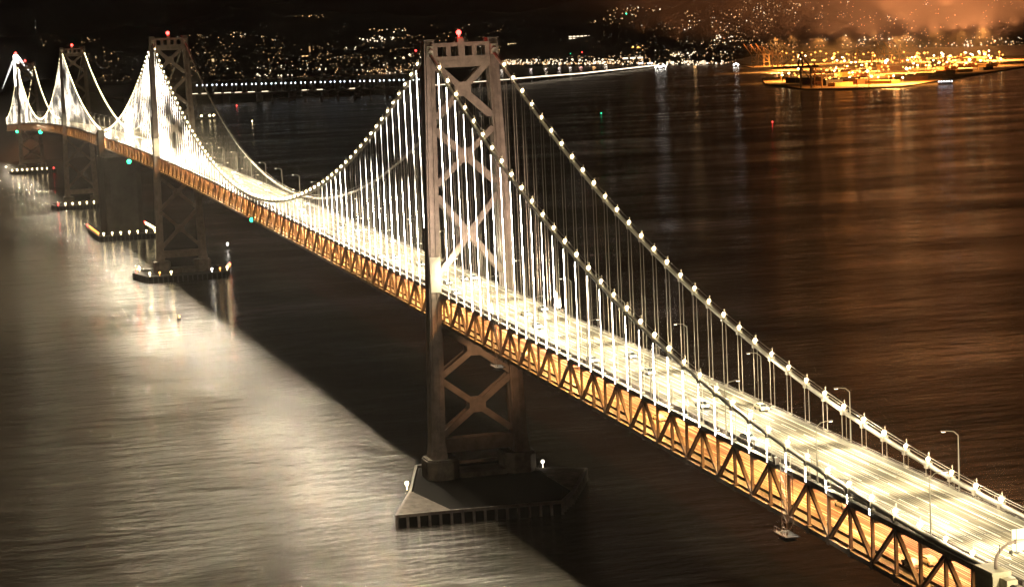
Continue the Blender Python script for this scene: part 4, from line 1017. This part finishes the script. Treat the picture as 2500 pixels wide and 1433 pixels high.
# lamps of the far waterfront, bright enough to streak the water
for i, (u, c) in enumerate(((1168, (1, .8, .6)), (1225, (1, .85, .7)), (1296, (1, .8, .7)), (1332, (1, .8, .6)), (1365, (1, .8, .7)), (1392, (1, .85, .7)), (1418, (1, .5, .4)), (1450, (1, .5, .15)), (1480, (1, .8, .6)), (1697, (1, .55, .2)))):
    p = at_z(u, lerp([(1100, 176), (1420, 163), (1800, 160)], u), 0); light('POINT', 'waterfront_light', (p.x, p.y, 16), 3e4, c, None, size=7)
def relabel(name, fmt, rowf):
    obs = sorted([o for o in bpy.data.objects if o.parent is None and o.name.split('.')[0] == name], key=lambda o: az_u(o.location if o.type == 'EMPTY' else Vector(o.data.vertices[0].co))); cnt_ = {}
    for o in obs:
        k_ = rowf(o); cnt_[k_] = cnt_.get(k_, 0)+1; o['label'] = fmt % ((nth(cnt_[k_]),)+k_)
relabel('mast_lamp', '%s mast lamp from the left in the %s row of the port', lambda o: (o['label'].split('in the ')[1].split(' rows')[0],))
relabel('container_stack', '%s %s container stack from the left in the %s', lambda o: (o['label'].split(' container')[0], o['label'].split('of the ')[1]))
# ferry and small boats
p = at_z(2308, 207, 0); k = (p-CAM).length/FPX
e = empty('ferry', p, 'moored ferry with a row of cold white lamps off the port quay', 'boat'); d = (p-CAM); d.z = 0; d.normalize(); sd = Vector((-d.y, d.x, 0))
MB().bar(p-sd*17*k+Vector((0, 0, 2)), p+sd*17*k+Vector((0, 0, 2)), 4, 12, (0, 0, 1)).build('hull', DARK, e); MB().bar(p-sd*12*k+Vector((0, 0, 6)), p+sd*12*k+Vector((0, 0, 6)), 4, 9, (0, 0, 1)).build('cabin', CONC, e)
for i in range(6): MB().octa(p+sd*(-15+6*i)*k-d*8+Vector((0, 0, 7)), 1.5*k, 2.2*k).build('deck_lamp', BLUEW, e)
for i, (u, v) in enumerate(((1797, 164), (1620, 168), (1606, 170))):
    p = at_z(u, v, 0); k = (p-CAM).length/FPX; e = empty('work_boat', p, '%s lit work boat from the port along the far shore' % nth(i+1), 'boat', 'lit boats along the far shore')
    MB().bar(p-sd*8*k+Vector((0, 0, 1.5)), p+sd*8*k+Vector((0, 0, 1.5)), 3, 9, (0, 0, 1)).build('hull', DARK, e)
    for j in range(3): MB().octa(p+sd*(-5+5*j)*k+Vector((0, 0, (5+3*(j == 1))*k)), 2.2*k, 2.6*k).build('deck_lamp', WHITE, e)

# ------------------------------------------------------------------ navigation lights and buoys
def nav(u, v, y, m, r, label):
    p = at_y(u, v, y); o = empty('navigation_light', p, label, 'navigation light', 'navigation lights hung under the bridge')
    MB().bar(p+Vector((0, 0, .3)), (p.x, p.y, zd(p.x)-TD-.5), .18, .18).build('hanger_rod', STEEL_D, o); MB().ball(p, r).build('lamp', m, o)
nav(615, 537, 10.6, GREEN, 1.0, 'large green lamp hung under the middle of the near main span'); nav(315, 395, 10.6, GREEN, 1.5, 'green lamp hung under the truss left of the second tower')
nav(99, 323, 10.6, GREEN, 2.0, 'green lamp under the far bridge left of the third tower'); nav(42, 322, 10.6, GREEN, 1.8, 'tiny green lamp under the truss below the farthest tower')
def buoy(u, v, m, hpx, label):
    p = at_z(u, v, 0); k = (p-CAM).length/FPX; o = empty('lit_buoy', p, label, 'buoy')
    MB().tube([(p.x, p.y, -.8), (p.x, p.y, 1.2), (p.x, p.y, 1.4)], 1.5, 12, .6).build('float', DARK, o)
    MB().bar((p.x, p.y, 1.3), (p.x, p.y, 1.2+hpx*k), .35, .35).build('mast', STEEL_D, o); MB().ball((p.x, p.y, 1.4+hpx*k), (1.1 if hpx <= 2 else 2.0)*k, 1.6).build('lamp', m, o)
buoy(386, 606, WHITE, 6, 'pink white lit buoy in front of the second tower near leg'); buoy(556, 608, WHITE, 7, 'pink white lit buoy right of the second tower fender'); buoy(438, 782, ORANGE, 3, 'small orange lit buoy on the bright water')
buoy(616, 300, WARM, 2, 'single warm lamp buoy on the dark water beyond the bridge'); buoy(1468, 281, GREEN, 2, 'tiny green lit buoy on the dark water right of the nearest tower'); buoy(1886, 303, RED, 2, 'tiny red lit buoy on the dark water below the port')
buoy(215, 364, RED, 2, 'small red lit buoy below the truss beside the middle anchorage'); buoy(578, 262, RED, 2, 'small red lit buoy right of the second tower')
p = at_z(505, 292, 0); k = (p-CAM).length/FPX; e = empty('moored_barge', p, 'moored barge with three warm lamps beyond the second tower', 'boat')
MB().box((p.x-8, p.y-24*k, -1), (p.x+14, p.y+24*k, 4)).build('hull', DARK, e)
for j in (-16, -6, 14): MB().octa((p.x-8, p.y+j*k, 8), 3*k, 2.5*k).build('deck_lamp', WARM, e)

# ------------------------------------------------------------------ haze
hz = MB().box((-900, -12500, -5), (21500, 7500, 640)).build('haze', None); hz['kind'] = 'stuff'
vm = bpy.data.materials.new('haze'); vm.use_nodes = True; n = vm.node_tree; n.nodes.clear(); o_ = n.nodes.new('ShaderNodeOutputMaterial'); pv = n.nodes.new('ShaderNodeVolumePrincipled')
pv.inputs['Color'].default_value = (.9, .86, .82, 1); pv.inputs['Density'].default_value = HAZE_DENSITY; pv.inputs['Anisotropy'].default_value = .55
n.links.new(pv.outputs[0], o_.inputs['Volume']); hz.data.materials.append(vm); vm.cycles.homogeneous_volume = True
